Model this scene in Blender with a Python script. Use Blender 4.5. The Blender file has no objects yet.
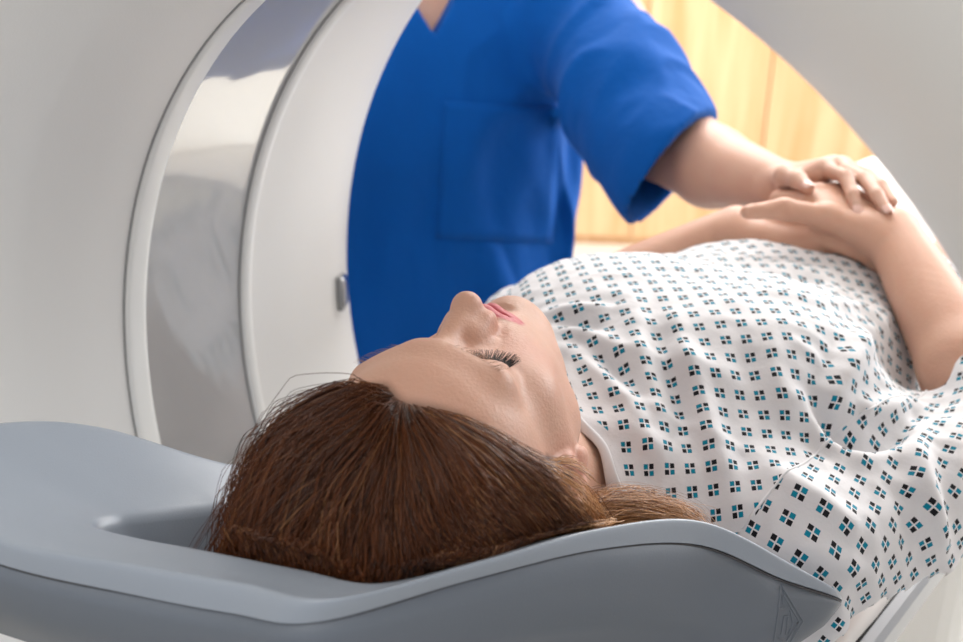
import bpy, bmesh, math, random
import numpy as np
from mathutils import Matrix, Vector

# ------------------------------------------------------------------ camera
AX = 1.02                                   # height of the bore axis above the floor
C = bpy.context.scene.collection
scn = bpy.context.scene
FPX = 1200.0
CAMP = np.array([-0.772, -0.445, 0.424])    # axis space: x along the bore towards the feet, y to the patient's left
FW = np.array([0.7553938, 0.55192656, -0.35320995])
RT = np.array([0.60062368, -0.79869933, 0.03647697])
UP = np.array([0.26197595, 0.23970074, 0.93483269])
cd = bpy.data.cameras.new('camera')
cam = bpy.data.objects.new('camera', cd); C.objects.link(cam)
cd.sensor_width = 36.0; cd.lens = FPX / 963 * 36; cd.clip_start = 0.02
m = Matrix(((RT[0], UP[0], -FW[0], CAMP[0]), (RT[1], UP[1], -FW[1], CAMP[1]), (RT[2], UP[2], -FW[2], CAMP[2] + AX), (0, 0, 0, 1)))
cam.matrix_world = m
cd.dof.use_dof = True; cd.dof.focus_distance = 0.80; cd.dof.aperture_fstop = 6.3
scn.camera = cam
# ------------------------------------------------------------------ world, lights, exposure
vs = scn.view_settings
vs.view_transform = 'Standard'; vs.look = 'None'; vs.gamma = 1.0; vs.use_curve_mapping = False
vs.exposure = 0.32
w = bpy.data.worlds.new('world'); scn.world = w; w.use_nodes = True
bg = w.node_tree.nodes['Background']; bg.inputs[0].default_value = (0.93, 0.95, 1.0, 1); bg.inputs[1].default_value = 0.58


def area_light(name, loc, target, sx, sy, power, color=(1, 1, 1)):
    l = bpy.data.lights.new(name, 'AREA'); l.shape = 'RECTANGLE'; l.size = sx; l.size_y = sy; l.energy = power; l.color = color
    o = bpy.data.objects.new(name, l); C.objects.link(o)
    o.location = (loc[0], loc[1], loc[2] + AX)
    d = Vector(target) - Vector(loc)
    o.rotation_euler = d.to_track_quat('-Z', 'Y').to_euler()
    return o


area_light('assumed_key_light', (3.0, -0.7, 1.45), (0.2, 0.1, 0.0), 2.0, 1.4, 82, (0.96, 0.98, 1.0))  # key light assumed from the feet side, bare area light, no window modelled
area_light('added_overhead_light', (1.9, 1.0, 1.55), (1.6, 0.9, -1.0), 1.8, 1.8, 82, (1.0, 0.98, 0.95))  # assumed overhead room light, unseen, no ceiling lamp modelled
area_light('added_overhead_light', (-0.9, -0.2, 1.5), (-0.6, -0.1, 0.0), 0.6, 1.2, 10, (1.0, 1.0, 1.0))  # soft fill added above and behind the camera, no ceiling lamp known there

# ------------------------------------------------------------------ helpers


def unit(v):
    v = np.asarray(v, float); return v / (np.linalg.norm(v) + 1e-12)


def ray(px, py):
    return FW + RT * ((px - 481.5) / FPX) - UP * ((py - 321) / FPX)


def at(px, py, d=None, x=None, y=None, z=None):
    """a point of the place, from where it is seen in the photograph and one known coordinate"""
    r = ray(px, py)
    if d is not None: t = d
    elif x is not None: t = (x - CAMP[0]) / r[0]
    elif y is not None: t = (y - CAMP[1]) / r[1]
    else: t = (z - CAMP[2]) / r[2]
    return CAMP + t * r


def thing(name, label, cat, loc=(0, 0, 0), group=None):
    o = bpy.data.objects.new(name, None); C.objects.link(o)
    o.location = (loc[0], loc[1], loc[2] + AX)
    o.empty_display_size = 0.1
    tag(o, label, cat, group)
    return o


def tag(o, label, cat, group=None, kind=None):
    o['label'] = label; o['category'] = cat
    if group: o['group'] = group
    if kind: o['kind'] = kind
    return o


def mesh_obj(name, V, F, mat=None, parent=None, smooth=True, origin=None, attrs=None, uv=None):
    """V in axis space; F: array (n,3|4) or list of faces. One mesh object."""
    V = np.asarray(V, float)
    if parent is not None:
        org = np.array(parent.location) - (0, 0, AX)
        p = parent
        while p.parent is not None:
            p = p.parent; org = org + np.array(p.location)
    elif origin is not None: org = np.asarray(origin, float)
    else: org = np.array([(V[:, 0].min() + V[:, 0].max()) / 2, (V[:, 1].min() + V[:, 1].max()) / 2, V[:, 2].min()])
    L = (V - org).astype(np.float32)
    me = bpy.data.meshes.new(name)
    if isinstance(F, np.ndarray):
        n, k = F.shape
        me.vertices.add(len(L)); me.vertices.foreach_set('co', L.ravel())
        me.loops.add(n * k); me.loops.foreach_set('vertex_index', F.astype(np.int32).ravel())
        me.polygons.add(n); me.polygons.foreach_set('loop_start', (np.arange(n) * k).astype(np.int32))
        me.polygons.foreach_set('loop_total', np.full(n, k, np.int32))
        me.update(calc_edges=True); me.validate()
    else:
        me.from_pydata([tuple(v) for v in L], [], F); me.update()
    me.polygons.foreach_set('use_smooth', np.full(len(me.polygons), bool(smooth)))
    if attrs:
        for k_, a in attrs.items():
            at_ = me.attributes.new(k_, 'FLOAT', 'POINT'); at_.data.foreach_set('value', np.asarray(a, np.float32))
    if uv is not None:
        ul = me.uv_layers.new(name='uv')
        li = np.empty(len(me.loops), np.int32); me.loops.foreach_get('vertex_index', li)
        ul.data.foreach_set('uv', np.asarray(uv, np.float32)[li].ravel())
    o = bpy.data.objects.new(name, me); C.objects.link(o)
    if mat: me.materials.append(mat)
    if parent is not None: o.parent = parent
    else: o.location = (org[0], org[1], org[2] + AX)
    return o


def structure(o):
    o['kind'] = 'structure'; return o


def bm_obj(name, bm, mat=None, parent=None, smooth=False, origin=None):
    bmesh.ops.recalc_face_normals(bm, faces=bm.faces)
    bm.verts.index_update()
    V = np.array([v.co[:] for v in bm.verts]); F = [tuple(v.index for v in f.verts) for f in bm.faces]
    bm.free()
    return mesh_obj(name, V, F, mat, parent, smooth, origin)


def add_box(bm, c, s, R=None, bevel=0.0):
    c = np.asarray(c, float); s = np.asarray(s, float) / 2
    b2 = bmesh.new()
    bmesh.ops.create_cube(b2, size=2.0)
    for v in b2.verts: v.co = Vector((v.co.x * s[0], v.co.y * s[1], v.co.z * s[2]))
    if bevel: bmesh.ops.bevel(b2, geom=list(b2.edges), offset=bevel, segments=3, affect='EDGES', profile=0.5)
    R_ = np.eye(3) if R is None else np.asarray(R)
    mp = {}
    for v in b2.verts: mp[v] = bm.verts.new(tuple(c + R_ @ np.array(v.co[:])))
    for f in b2.faces: bm.faces.new([mp[v] for v in f.verts])
    b2.free()


def grid_faces(nu, nv, wrap_u=False, wrap_v=False):
    U = np.arange(nu if wrap_u else nu - 1); W = np.arange(nv if wrap_v else nv - 1)
    a, b = np.meshgrid(U, W, indexing='ij'); a = a.ravel(); b = b.ravel()
    a1 = (a + 1) % nu; b1 = (b + 1) % nv
    return np.stack([a * nv + b, a1 * nv + b, a1 * nv + b1, a * nv + b1], 1)


def smooth_curve(P, n, closed=False):
    """Catmull-Rom through P resampled to n points"""
    P = np.asarray(P, float); k = len(P)
    if closed:
        t = np.linspace(0, k, n, endpoint=False)
    else:
        t = np.linspace(0, k - 1, n)
    i = np.floor(t).astype(int)
    if not closed: i = np.minimum(i, k - 2)
    f = (t - i)[:, None]
    if closed: g = lambda j: P[j % k]
    else:
        Q = np.vstack([2 * P[0] - P[1], P, 2 * P[-1] - P[-2]])
        g = lambda j: Q[np.clip(j + 1, 0, k + 1)]
    p0, p1, p2, p3 = g(i - 1), g(i), g(i + 1), g(i + 2)
    return 0.5 * ((2 * p1) + (-p0 + p2) * f + (2 * p0 - 5 * p1 + 4 * p2 - p3) * f ** 2 + (-p0 + 3 * p1 - 3 * p2 + p3) * f ** 3)


def tubes(paths, radii, sides=3):
    """paths (n,k,3), radii (n,k) or scalar -> V,F of n tubes"""
    P = np.asarray(paths, float); n, k, _ = P.shape
    T = np.gradient(P, axis=1); T /= np.linalg.norm(T, axis=2, keepdims=True) + 1e-9
    ref = np.where(np.abs(T[..., 2:3]) < 0.8, np.array([0, 0, 1.0]), np.array([1.0, 0, 0]))
    A = np.cross(T, ref); A /= np.linalg.norm(A, axis=2, keepdims=True) + 1e-9
    B = np.cross(T, A)
    r = np.broadcast_to(np.asarray(radii, float), (n, k))[..., None, None]
    ang = np.arange(sides) * 2 * np.pi / sides
    V = P[:, :, None, :] + r * (np.cos(ang)[None, None, :, None] * A[:, :, None, :] + np.sin(ang)[None, None, :, None] * B[:, :, None, :])
    base = (np.arange(n) * k * sides)[:, None, None]
    ii = np.arange(k - 1)[None, :, None] * sides; jj = np.arange(sides)[None, None, :]; j1 = (jj + 1) % sides
    F = np.stack([base + ii + jj, base + ii + j1, base + ii + sides + j1, base + ii + sides + jj], -1).reshape(-1, 4)
    return V.reshape(-1, 3), F


# value noise
_rng = np.random.RandomState(7)
_lat = _rng.rand(64, 64, 64).astype(np.float32)


def noise3(P, scale=1.0, off=0.0):
    Q = np.asarray(P, float) * scale + off + 100.0
    i = np.floor(Q).astype(int); f = Q - i; f = f * f * (3 - 2 * f)
    out = 0
    for dx in (0, 1):
        for dy in (0, 1):
            for dz in (0, 1):
                wgt = (f[..., 0] if dx else 1 - f[..., 0]) * (f[..., 1] if dy else 1 - f[..., 1]) * (f[..., 2] if dz else 1 - f[..., 2])
                out = out + wgt * _lat[(i[..., 0] + dx) % 64, (i[..., 1] + dy) % 64, (i[..., 2] + dz) % 64]
    return out * 2 - 1


# ------------------------------------------------------------------ signed distance shapes -> one continuous skin
class Shape:
    def __init__(self): self.ops = []

    def ell(self, c, r, k=0.01, R=None, sub=False):
        c = np.asarray(c, float); r = np.asarray(r, float)
        R = np.eye(3) if R is None else np.asarray(R, float)

        def f(P):
            q = (P - c) @ R
            k0 = np.linalg.norm(q / r, axis=-1); k1 = np.linalg.norm(q / (r * r), axis=-1)
            return k0 * (k0 - 1.0) / (k1 + 1e-9)
        self.ops.append((f, k, sub, c, r.max())); return self

    def cone(self, a, b, ra, rb=None, k=0.01, sub=False):
        a = np.asarray(a, float); b = np.asarray(b, float); rb = ra if rb is None else rb
        ab = b - a; L2 = ab @ ab

        def f(P):
            t = np.clip(((P - a) @ ab) / (L2 + 1e-12), 0, 1)
            d = P - a - t[..., None] * ab
            return np.sqrt((d * d).sum(-1)) - (ra + (rb - ra) * t)
        self.ops.append((f, k, sub, (a + b) / 2, np.sqrt(L2) / 2 + max(ra, rb))); return self

    def chain(self, pts, rads, k=0.01):
        for i in range(len(pts) - 1): self.cone(pts[i], pts[i + 1], rads[i], rads[i + 1], k)
        return self

    def box(self, c, h, rnd=0.01, k=0.01, R=None, sub=False):
        c = np.asarray(c, float); h = np.asarray(h, float); R = np.eye(3) if R is None else np.asarray(R, float)

        def f(P):
            q = np.abs((P - c) @ R) - (h - rnd)
            return np.linalg.norm(np.maximum(q, 0), axis=-1) + np.minimum(q.max(-1), 0) - rnd
        self.ops.append((f, k, sub, c, np.linalg.norm(h))); return self

    def __call__(self, P, ops=None):
        d = np.full(P.shape[:-1], 1.0)
        for f, k, sub, _, _ in (self.ops if ops is None else ops):
            e = f(P)
            if sub:
                h = np.clip(0.5 - 0.5 * (d + e) / k, 0, 1)
                d = d * (1 - h) + (-e) * h + k * h * (1 - h)
            else:
                h = np.clip(0.5 + 0.5 * (e - d) / k, 0, 1)
                d = d * h + e * (1 - h) - k * h * (1 - h)
        return d


def axis_steps(segs):
    """[(start, end, step), ...] -> grid coordinates with varying step"""
    out = []
    for a, b, s in segs:
        n = max(1, int(round((b - a) / s)))
        out.append(np.linspace(a, b, n, endpoint=False))
    out.append(np.array([segs[-1][1]]))
    return np.concatenate(out)


def surface(shape, gx, gy, gz, blk=16):
    """surface nets of shape on a rectilinear grid, evaluated only near the surface"""
    nx, ny, nz = len(gx), len(gy), len(gz)
    D = np.full((nx, ny, nz), 1.0, np.float32)
    for i in range(0, nx, blk):
        X = gx[i:i + blk]
        for j in range(0, ny, blk):
            Y = gy[j:j + blk]
            for l in range(0, nz, blk):
                Z = gz[l:l + blk]
                c = np.array([(X[0] + X[-1]) / 2, (Y[0] + Y[-1]) / 2, (Z[0] + Z[-1]) / 2])
                hd = 0.5 * math.sqrt((X[-1] - X[0]) ** 2 + (Y[-1] - Y[0]) ** 2 + (Z[-1] - Z[0]) ** 2)
                ops = [o for o in shape.ops if np.linalg.norm(c - o[3]) - o[4] < hd + o[1] + 0.02]
                if not ops: continue
                dc = float(shape(c[None], ops)[0])
                if dc < -(hd * 1.6 + 0.03): D[i:i + blk, j:j + blk, l:l + blk] = dc; continue
                P = np.stack(np.meshgrid(X, Y, Z, indexing='ij'), -1)
                D[i:i + blk, j:j + blk, l:l + blk] = shape(P, ops)
    S = D < 0
    cnt = np.zeros((nx - 1, ny - 1, nz - 1), np.int8)
    for a in (0, 1):
        for b in (0, 1):
            for c_ in (0, 1): cnt += S[a:nx - 1 + a, b:ny - 1 + b, c_:nz - 1 + c_]
    act = (cnt > 0) & (cnt < 8)
    I, J, K = np.nonzero(act)
    n = len(I)
    idx = np.full(act.shape, -1, np.int32); idx[I, J, K] = np.arange(n)
    acc = np.zeros((n, 3)); num = np.zeros(n)
    corner = [(a, b, c_) for a in (0, 1) for b in (0, 1) for c_ in (0, 1)]
    for c0 in corner:
        for ax in range(3):
            if c0[ax]: continue
            c1 = list(c0); c1[ax] = 1
            d0 = D[I + c0[0], J + c0[1], K + c0[2]]; d1 = D[I + c1[0], J + c1[1], K + c1[2]]
            cr = (d0 < 0) != (d1 < 0)
            t = np.where(cr, d0 / np.where(cr, d0 - d1, 1), 0)
            P0 = np.stack([gx[I + c0[0]], gy[J + c0[1]], gz[K + c0[2]]], 1); P1 = np.stack([gx[I + c1[0]], gy[J + c1[1]], gz[K + c1[2]]], 1)
            acc += np.where(cr[:, None], P0 + t[:, None] * (P1 - P0), 0); num += cr
    V = acc / num[:, None]
    F = []
    for ax in range(3):
        sl0 = [slice(1, -1)] * 3; sl0[ax] = slice(0, -1); sl1 = [slice(1, -1)] * 3; sl1[ax] = slice(1, None)
        A = S[tuple(sl0)]; B = S[tuple(sl1)]
        e = np.argwhere(A != B)
        if not len(e): continue
        flip = A[tuple(e.T)]
        o = np.ones(3, int); o[ax] = 0
        e = e + o
        u, v = (ax + 1) % 3, (ax + 2) % 3
        q = []
        for du, dv in ((-1, -1), (0, -1), (0, 0), (-1, 0)):
            cc = e.copy(); cc[:, u] += du; cc[:, v] += dv
            q.append(idx[cc[:, 0], cc[:, 1], cc[:, 2]])
        q = np.stack(q, 1)
        q[~flip] = q[~flip][:, ::-1]
        F.append(q)
    F = np.concatenate(F)
    F = F[(F >= 0).all(1)]
    return V, F


def relax(V, F, it=1, lam=0.5):
    E = np.concatenate([F[:, [0, 1]], F[:, [1, 2]], F[:, [2, 3]], F[:, [3, 0]]]); E = np.concatenate([E, E[:, ::-1]])
    n = len(V); deg = np.bincount(E[:, 0], minlength=n).clip(1)
    for s in [lam, -lam * 1.03] * it:
        M_ = np.stack([np.bincount(E[:, 0], V[E[:, 1], c], minlength=n) for c in range(3)], 1) / deg[:, None]
        V = V + s * (M_ - V)
    return V


# ------------------------------------------------------------------ materials
def mat_new(name):
    m_ = bpy.data.materials.new(name); m_.use_nodes = True
    return m_, m_.node_tree.nodes, m_.node_tree.links, m_.node_tree.nodes['Principled BSDF']


def plain(name, col, rough=0.5, metal=0.0, bump=0.0, bscale=200.0, var=0.0, vscale=6.0, spec=0.5, coat=0.0):
    m_, N, L, b = mat_new(name)
    b.inputs['Roughness'].default_value = rough; b.inputs['Metallic'].default_value = metal
    b.inputs['Specular IOR Level'].default_value = spec; b.inputs['Coat Weight'].default_value = coat
    tc = N.new('ShaderNodeTexCoord')
    nz = N.new('ShaderNodeTexNoise'); nz.inputs['Scale'].default_value = vscale; nz.inputs['Detail'].default_value = 4
    L.new(tc.outputs['Object'], nz.inputs['Vector'])
    mx = N.new('ShaderNodeMix'); mx.data_type = 'RGBA'
    c = np.array(col)
    mx.inputs['A'].default_value = (*np.clip(c * (1 - var), 0, 1), 1); mx.inputs['B'].default_value = (*np.clip(c * (1 + var), 0, 1), 1)
    L.new(nz.outputs['Fac'], mx.inputs['Factor']); L.new(mx.outputs['Result'], b.inputs['Base Color'])
    if bump:
        n2 = N.new('ShaderNodeTexNoise'); n2.inputs['Scale'].default_value = bscale; n2.inputs['Detail'].default_value = 3
        L.new(tc.outputs['Object'], n2.inputs['Vector'])
        bp = N.new('ShaderNodeBump'); bp.inputs['Strength'].default_value = bump; bp.inputs['Distance'].default_value = 0.002
        L.new(n2.outputs['Fac'], bp.inputs['Height']); L.new(bp.outputs['Normal'], b.inputs['Normal'])
    return m_


def skin_mat(name, base, lip):
    m_, N, L, b = mat_new(name)
    b.inputs['Roughness'].default_value = 0.48; b.inputs['Specular IOR Level'].default_value = 0.4
    b.inputs['Subsurface Weight'].default_value = 0.25; b.inputs['Subsurface Scale'].default_value = 0.006
    b.inputs['Subsurface Radius'].default_value = (1.0, 0.45, 0.3)
    tc = N.new('ShaderNodeTexCoord')
    nz = N.new('ShaderNodeTexNoise'); nz.inputs['Scale'].default_value = 28; nz.inputs['Detail'].default_value = 5
    L.new(tc.outputs['Object'], nz.inputs['Vector'])
    c = np.array(base)
    mx = N.new('ShaderNodeMix'); mx.data_type = 'RGBA'
    mx.inputs['A'].default_value = (*(c * (0.93, 0.86, 0.84)), 1); mx.inputs['B'].default_value = (*np.clip(c * (1.05, 1.08, 1.09), 0, 1), 1)
    L.new(nz.outputs['Fac'], mx.inputs['Factor'])
    prev = mx.outputs['Result']
    for an, colr in (('lip', lip), ('flush', tuple(c * (1.0, 0.72, 0.70))), ('scalp', (0.05, 0.022, 0.012)), ('brow', tuple(c * (0.62, 0.5, 0.42)))):
        a = N.new('ShaderNodeAttribute'); a.attribute_name = an
        m2 = N.new('ShaderNodeMix'); m2.data_type = 'RGBA'
        L.new(a.outputs['Fac'], m2.inputs['Factor']); L.new(prev, m2.inputs['A']); m2.inputs['B'].default_value = (*colr, 1)
        prev = m2.outputs['Result']
    L.new(prev, b.inputs['Base Color'])
    n2 = N.new('ShaderNodeTexNoise'); n2.inputs['Scale'].default_value = 420; n2.inputs['Detail'].default_value = 4
    L.new(tc.outputs['Object'], n2.inputs['Vector'])
    bp = N.new('ShaderNodeBump'); bp.inputs['Strength'].default_value = 0.25; bp.inputs['Distance'].default_value = 0.0015
    L.new(n2.outputs['Fac'], bp.inputs['Height']); L.new(bp.outputs['Normal'], b.inputs['Normal'])
    return m_


def math_node(N, L, op, a, b=None):
    n = N.new('ShaderNodeMath'); n.operation = op
    for i, v in enumerate((a, b)):
        if v is None: continue
        if isinstance(v, (int, float)): n.inputs[i].default_value = v
        else: L.new(v, n.inputs[i])
    return n.outputs[0]


def gown_mat():
    m_, N, L, b = mat_new('gown_print')
    b.inputs['Roughness'].default_value = 0.85; b.inputs['Specular IOR Level'].default_value = 0.15
    b.inputs['Sheen Weight'].default_value = 0.15
    uv = N.new('ShaderNodeUVMap'); uv.uv_map = 'uv'
    sp = N.new('ShaderNodeSeparateXYZ'); L.new(uv.outputs['UV'], sp.inputs[0])
    Mt = lambda op, a, b_=None: math_node(N, L, op, a, b_)
    S = 0.0195                                                    # lattice pitch of the little four-square motifs
    u = Mt('DIVIDE', sp.outputs['X'], S); v = Mt('DIVIDE', sp.outputs['Y'], S)
    lu = Mt('SUBTRACT', Mt('FRACT', u), 0.5); lv = Mt('SUBTRACT', Mt('FRACT', v), 0.5)
    au = Mt('ABSOLUTE', lu); av = Mt('ABSOLUTE', lv)
    ins = lambda t, c0, hw: Mt('LESS_THAN', Mt('ABSOLUTE', Mt('SUBTRACT', t, c0)), hw)
    sq = Mt('MULTIPLY', ins(au, 0.135, 0.105), ins(av, 0.135, 0.105))
    sgn = Mt('GREATER_THAN', Mt('MULTIPLY', lu, lv), 0.0)
    base = N.new('ShaderNodeMix'); base.data_type = 'RGBA'
    base.inputs['A'].default_value = (0.004, 0.22, 0.33, 1); base.inputs['B'].default_value = (0.012, 0.012, 0.016, 1)
    L.new(sgn, base.inputs['Factor'])
    mx = N.new('ShaderNodeMix'); mx.data_type = 'RGBA'
    mx.inputs['A'].default_value = (0.73, 0.715, 0.73, 1)
    L.new(sq, mx.inputs['Factor']); L.new(base.outputs['Result'], mx.inputs['B'])
    L.new(mx.outputs['Result'], b.inputs['Base Color'])
    tc = N.new('ShaderNodeTexCoord')
    n2 = N.new('ShaderNodeTexNoise'); n2.inputs['Scale'].default_value = 38; n2.inputs['Detail'].default_value = 6; n2.inputs['Roughness'].default_value = 0.58
    L.new(tc.outputs['Object'], n2.inputs['Vector'])
    bp = N.new('ShaderNodeBump'); bp.inputs['Strength'].default_value = 0.25; bp.inputs['Distance'].default_value = 0.006
    L.new(n2.outputs['Fac'], bp.inputs['Height']); L.new(bp.outputs['Normal'], b.inputs['Normal'])
    return m_


def wood_mat():
    m_, N, L, b = mat_new('warm_wood')
    b.inputs['Roughness'].default_value = 0.35
    tc = N.new('ShaderNodeTexCoord')
    mp = N.new('ShaderNodeMapping'); mp.inputs['Scale'].default_value = (7.0, 7.0, 0.5)
    L.new(tc.outputs['Object'], mp.inputs['Vector'])
    nz = N.new('ShaderNodeTexNoise'); nz.inputs['Scale'].default_value = 2.2; nz.inputs['Detail'].default_value = 6; nz.inputs['Distortion'].default_value = 0.6
    L.new(mp.outputs['Vector'], nz.inputs['Vector'])
    cr = N.new('ShaderNodeValToRGB')
    e = cr.color_ramp.elements
    e[0].position = 0.3; e[0].color = (0.66, 0.36, 0.16, 1)
    e[1].position = 0.7; e[1].color = (0.84, 0.60, 0.36, 1)
    L.new(nz.outputs['Fac'], cr.inputs['Fac']); L.new(cr.outputs['Color'], b.inputs['Base Color'])
    return m_


def glass_band_mat():
    """smoke-grey glossy window of the bore: part mirror, part tinted plastic"""
    m_, N, L, b = mat_new('bore_window')
    b.inputs['Base Color'].default_value = (0.52, 0.52, 0.52, 1); b.inputs['Roughness'].default_value = 0.35
    gl = N.new('ShaderNodeBsdfGlossy'); gl.inputs['Color'].default_value = (0.92, 0.93, 0.95, 1); gl.inputs['Roughness'].default_value = 0.05
    mx = N.new('ShaderNodeMixShader'); mx.inputs[0].default_value = 0.33
    out = N['Material Output']
    L.new(b.outputs[0], mx.inputs[1]); L.new(gl.outputs[0], mx.inputs[2]); L.new(mx.outputs[0], out.inputs['Surface'])
    return m_


def scrub_mat():
    m_, N, L, b = mat_new('scrub_cotton')
    b.inputs['Base Color'].default_value = (0.0004, 0.080, 0.36, 1); b.inputs['Roughness'].default_value = 0.8; b.inputs['Specular IOR Level'].default_value = 0.12
    b.inputs['Sheen Weight'].default_value = 0.08; b.inputs['Sheen Tint'].default_value = (0.5, 0.7, 1, 1)
    tc = N.new('ShaderNodeTexCoord')
    n2 = N.new('ShaderNodeTexNoise'); n2.inputs['Scale'].default_value = 11; n2.inputs['Detail'].default_value = 4
    L.new(tc.outputs['Object'], n2.inputs['Vector'])
    bp = N.new('ShaderNodeBump'); bp.inputs['Strength'].default_value = 0.35; bp.inputs['Distance'].default_value = 0.02
    L.new(n2.outputs['Fac'], bp.inputs['Height']); L.new(bp.outputs['Normal'], b.inputs['Normal'])
    return m_


def hair_mat():
    m_, N, L, b = mat_new('auburn_hair')
    b.inputs['Roughness'].default_value = 0.31; b.inputs['Specular IOR Level'].default_value = 0.5
    a = N.new('ShaderNodeAttribute'); a.attribute_name = 'shade'
    cr = N.new('ShaderNodeValToRGB')
    e = cr.color_ramp.elements
    e[0].position = 0.0; e[0].color = (0.022, 0.007, 0.003, 1)
    e[1].position = 1.0; e[1].color = (0.66, 0.34, 0.14, 1)
    k = e.new(0.5); k.color = (0.17, 0.047, 0.011, 1)
    L.new(a.outputs['Fac'], cr.inputs['Fac']); L.new(cr.outputs['Color'], b.inputs['Base Color'])
    return m_


M = {
    'gantry': plain('gantry_white', (0.85, 0.84, 0.82), 0.38, bump=0.05, bscale=600),
    'gantry_trim': plain('gantry_trim_white', (0.87, 0.87, 0.85), 0.3),
    'seal': plain('dark_seal', (0.30, 0.30, 0.30), 0.5),
    'window': glass_band_mat(),
    'chrome': plain('brushed_chrome', (0.62, 0.63, 0.65), 0.22, metal=1.0),
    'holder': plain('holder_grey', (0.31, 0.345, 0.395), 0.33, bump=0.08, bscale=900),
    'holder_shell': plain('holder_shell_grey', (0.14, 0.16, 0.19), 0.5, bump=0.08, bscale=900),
    'table': plain('table_white', (0.74, 0.73, 0.71), 0.4),
    'rail': plain('table_rail_grey', (0.33, 0.34, 0.36), 0.4),
    'slot': plain('slot_dark', (0.05, 0.05, 0.055), 0.6),
    'sheet': plain('cotton_sheet', (0.80, 0.77, 0.75), 0.9, bump=0.2, bscale=60),
    'skin': skin_mat('patient_skin', (0.61, 0.355, 0.255), (0.56, 0.11, 0.13)),
    'skin2': skin_mat('staff_skin', (0.60, 0.37, 0.28), (0.60, 0.24, 0.22)),
    'lash': plain('lash_dark', (0.012, 0.008, 0.006), 0.5),
    'browhair': plain('brow_brown', (0.40, 0.23, 0.15), 0.6),
    'gown': gown_mat(),
    'hem': plain('gown_white_binding', (0.76, 0.75, 0.765), 0.85),
    'scrub': scrub_mat(),
    'hair': hair_mat(),
    'wood': wood_mat(),
    'wall': plain('painted_wall', (0.80, 0.77, 0.72), 0.8, bump=0.1, bscale=120),
    'floor': plain('cream_floor', (0.82, 0.79, 0.72), 0.35, var=0.03, vscale=20),
    'ceiling': plain('white_ceiling', (0.85, 0.85, 0.84), 0.9),
}

# ------------------------------------------------------------------ setting: the room (turned against the scanner)
HW = unit([FW[0], FW[1], 0]); HR = unit([RT[0], RT[1], 0])      # away from and along the panelled wall
ZF = -AX                                                         # floor, in axis space


def room(u, d, z): return np.array([CAMP[0], CAMP[1], 0]) + HR * u + HW * d + np.array([0, 0, z])


def room_box(name, u0, u1, d0, d1, z0, z1, mat, parent=None, bevel=0.0):
    bm = bmesh.new()
    R = np.stack([HR, HW, [0, 0, 1.0]], 1)
    add_box(bm, room((u0 + u1) / 2, (d0 + d1) / 2, (z0 + z1) / 2), (u1 - u0, d1 - d0, z1 - z0), R, bevel)
    return bm_obj(name, bm, mat, parent)


structure(room_box('floor', -4.2, 4.2, -1.6, 5.3, ZF - 0.1, ZF, M['floor']))
structure(room_box('wall_back', -4.2, 4.2, 5.2, 5.3, ZF, ZF + 2.7, M['wall']))
structure(room_box('wall_left', -4.3, -4.2, -1.6, 5.3, ZF, ZF + 2.7, M['wall']))
structure(room_box('ceiling', -4.2, 4.2, -1.6, 5.3, ZF + 2.7, ZF + 2.8, M['ceiling']))
# warm wooden cupboard front along the back wall
wr = thing('wardrobe', 'tall pale wooden built-in wardrobe along the back wall behind the person in blue', 'wardrobe', room(0.6, 4.95, ZF))
room_box('carcass', -1.9, 3.1, 4.78, 5.19, ZF, ZF + 2.3, M['wood'], wr)
for i in range(10):
    u0 = -1.9 + i * 0.5
    dr = room_box('door', u0 + 0.004, u0 + 0.496, 4.755, 4.778, ZF + 0.04, ZF + 2.28, M['wood'], wr, 0.003)

# ------------------------------------------------------------------ the scanner: rings turned about the bore axis


def spin(name, prof, mat, parent, n=160, flip=False):
    P = np.asarray(prof, float)
    th = np.linspace(0, 2 * np.pi, n, endpoint=False)
    V = np.stack([np.repeat(P[:, 0][:, None], n, 1), P[:, 1][:, None] * np.cos(th), P[:, 1][:, None] * np.sin(th)], -1).reshape(-1, 3)
    return mesh_obj(name, V, grid_faces(len(P), n, False, True), mat, parent, True)


gan = thing('scanner', 'large white ring-shaped medical scanner around the lying person', 'scanner', (0, 0, ZF))
near = smooth_curve([(-0.156, 0.4005), (-0.20, 0.404), (-0.24, 0.4125), (-0.26, 0.4195), (-0.30, 0.440), (-0.35, 0.475), (-0.395, 0.525), (-0.425, 0.585), (-0.445, 0.66), (-0.455, 0.75), (-0.457, 0.85), (-0.457, 0.94)], 90)
far = smooth_curve([(0.012, 0.4185), (0.08, 0.4265), (0.15, 0.441), (0.19, 0.457), (0.212, 0.473), (0.228, 0.500), (0.238, 0.54), (0.243, 0.62), (0.244, 0.75), (0.244, 0.94)], 90)
spin('near_funnel', near, M['gantry'], gan)
spin('far_funnel', far, M['gantry'], gan)
spin('window', smooth_curve([(-0.131, 0.4035), (-0.09, 0.4085), (-0.04, 0.415), (0.0, 0.4205)], 16), M['window'], gan)
t1 = smooth_curve([(-0.156, 0.4015), (-0.1535, 0.3985), (-0.150, 0.3975), (-0.140, 0.3985), (-0.133, 0.400), (-0.1308, 0.4025), (-0.1305, 0.409)], 24)
spin('window_trim', t1, M['gantry_trim'], gan)
t2 = smooth_curve([(-0.0015, 0.4235), (-0.001, 0.4175), (0.001, 0.4155), (0.006, 0.4150), (0.0105, 0.4160), (0.0118, 0.4180), (0.012, 0.4215)], 24)
spin('window_trim', t2, M['gantry_trim'], gan)
spin('window_seal', [(-0.0030, 0.4205), (-0.0026, 0.4192), (-0.0012, 0.4188), (-0.0010, 0.4230)], M['seal'], gan)
spin('window_seal', [(-0.1575, 0.4030), (-0.1572, 0.3998), (-0.1560, 0.3994), (-0.1555, 0.4030)], M['seal'], gan)
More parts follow.
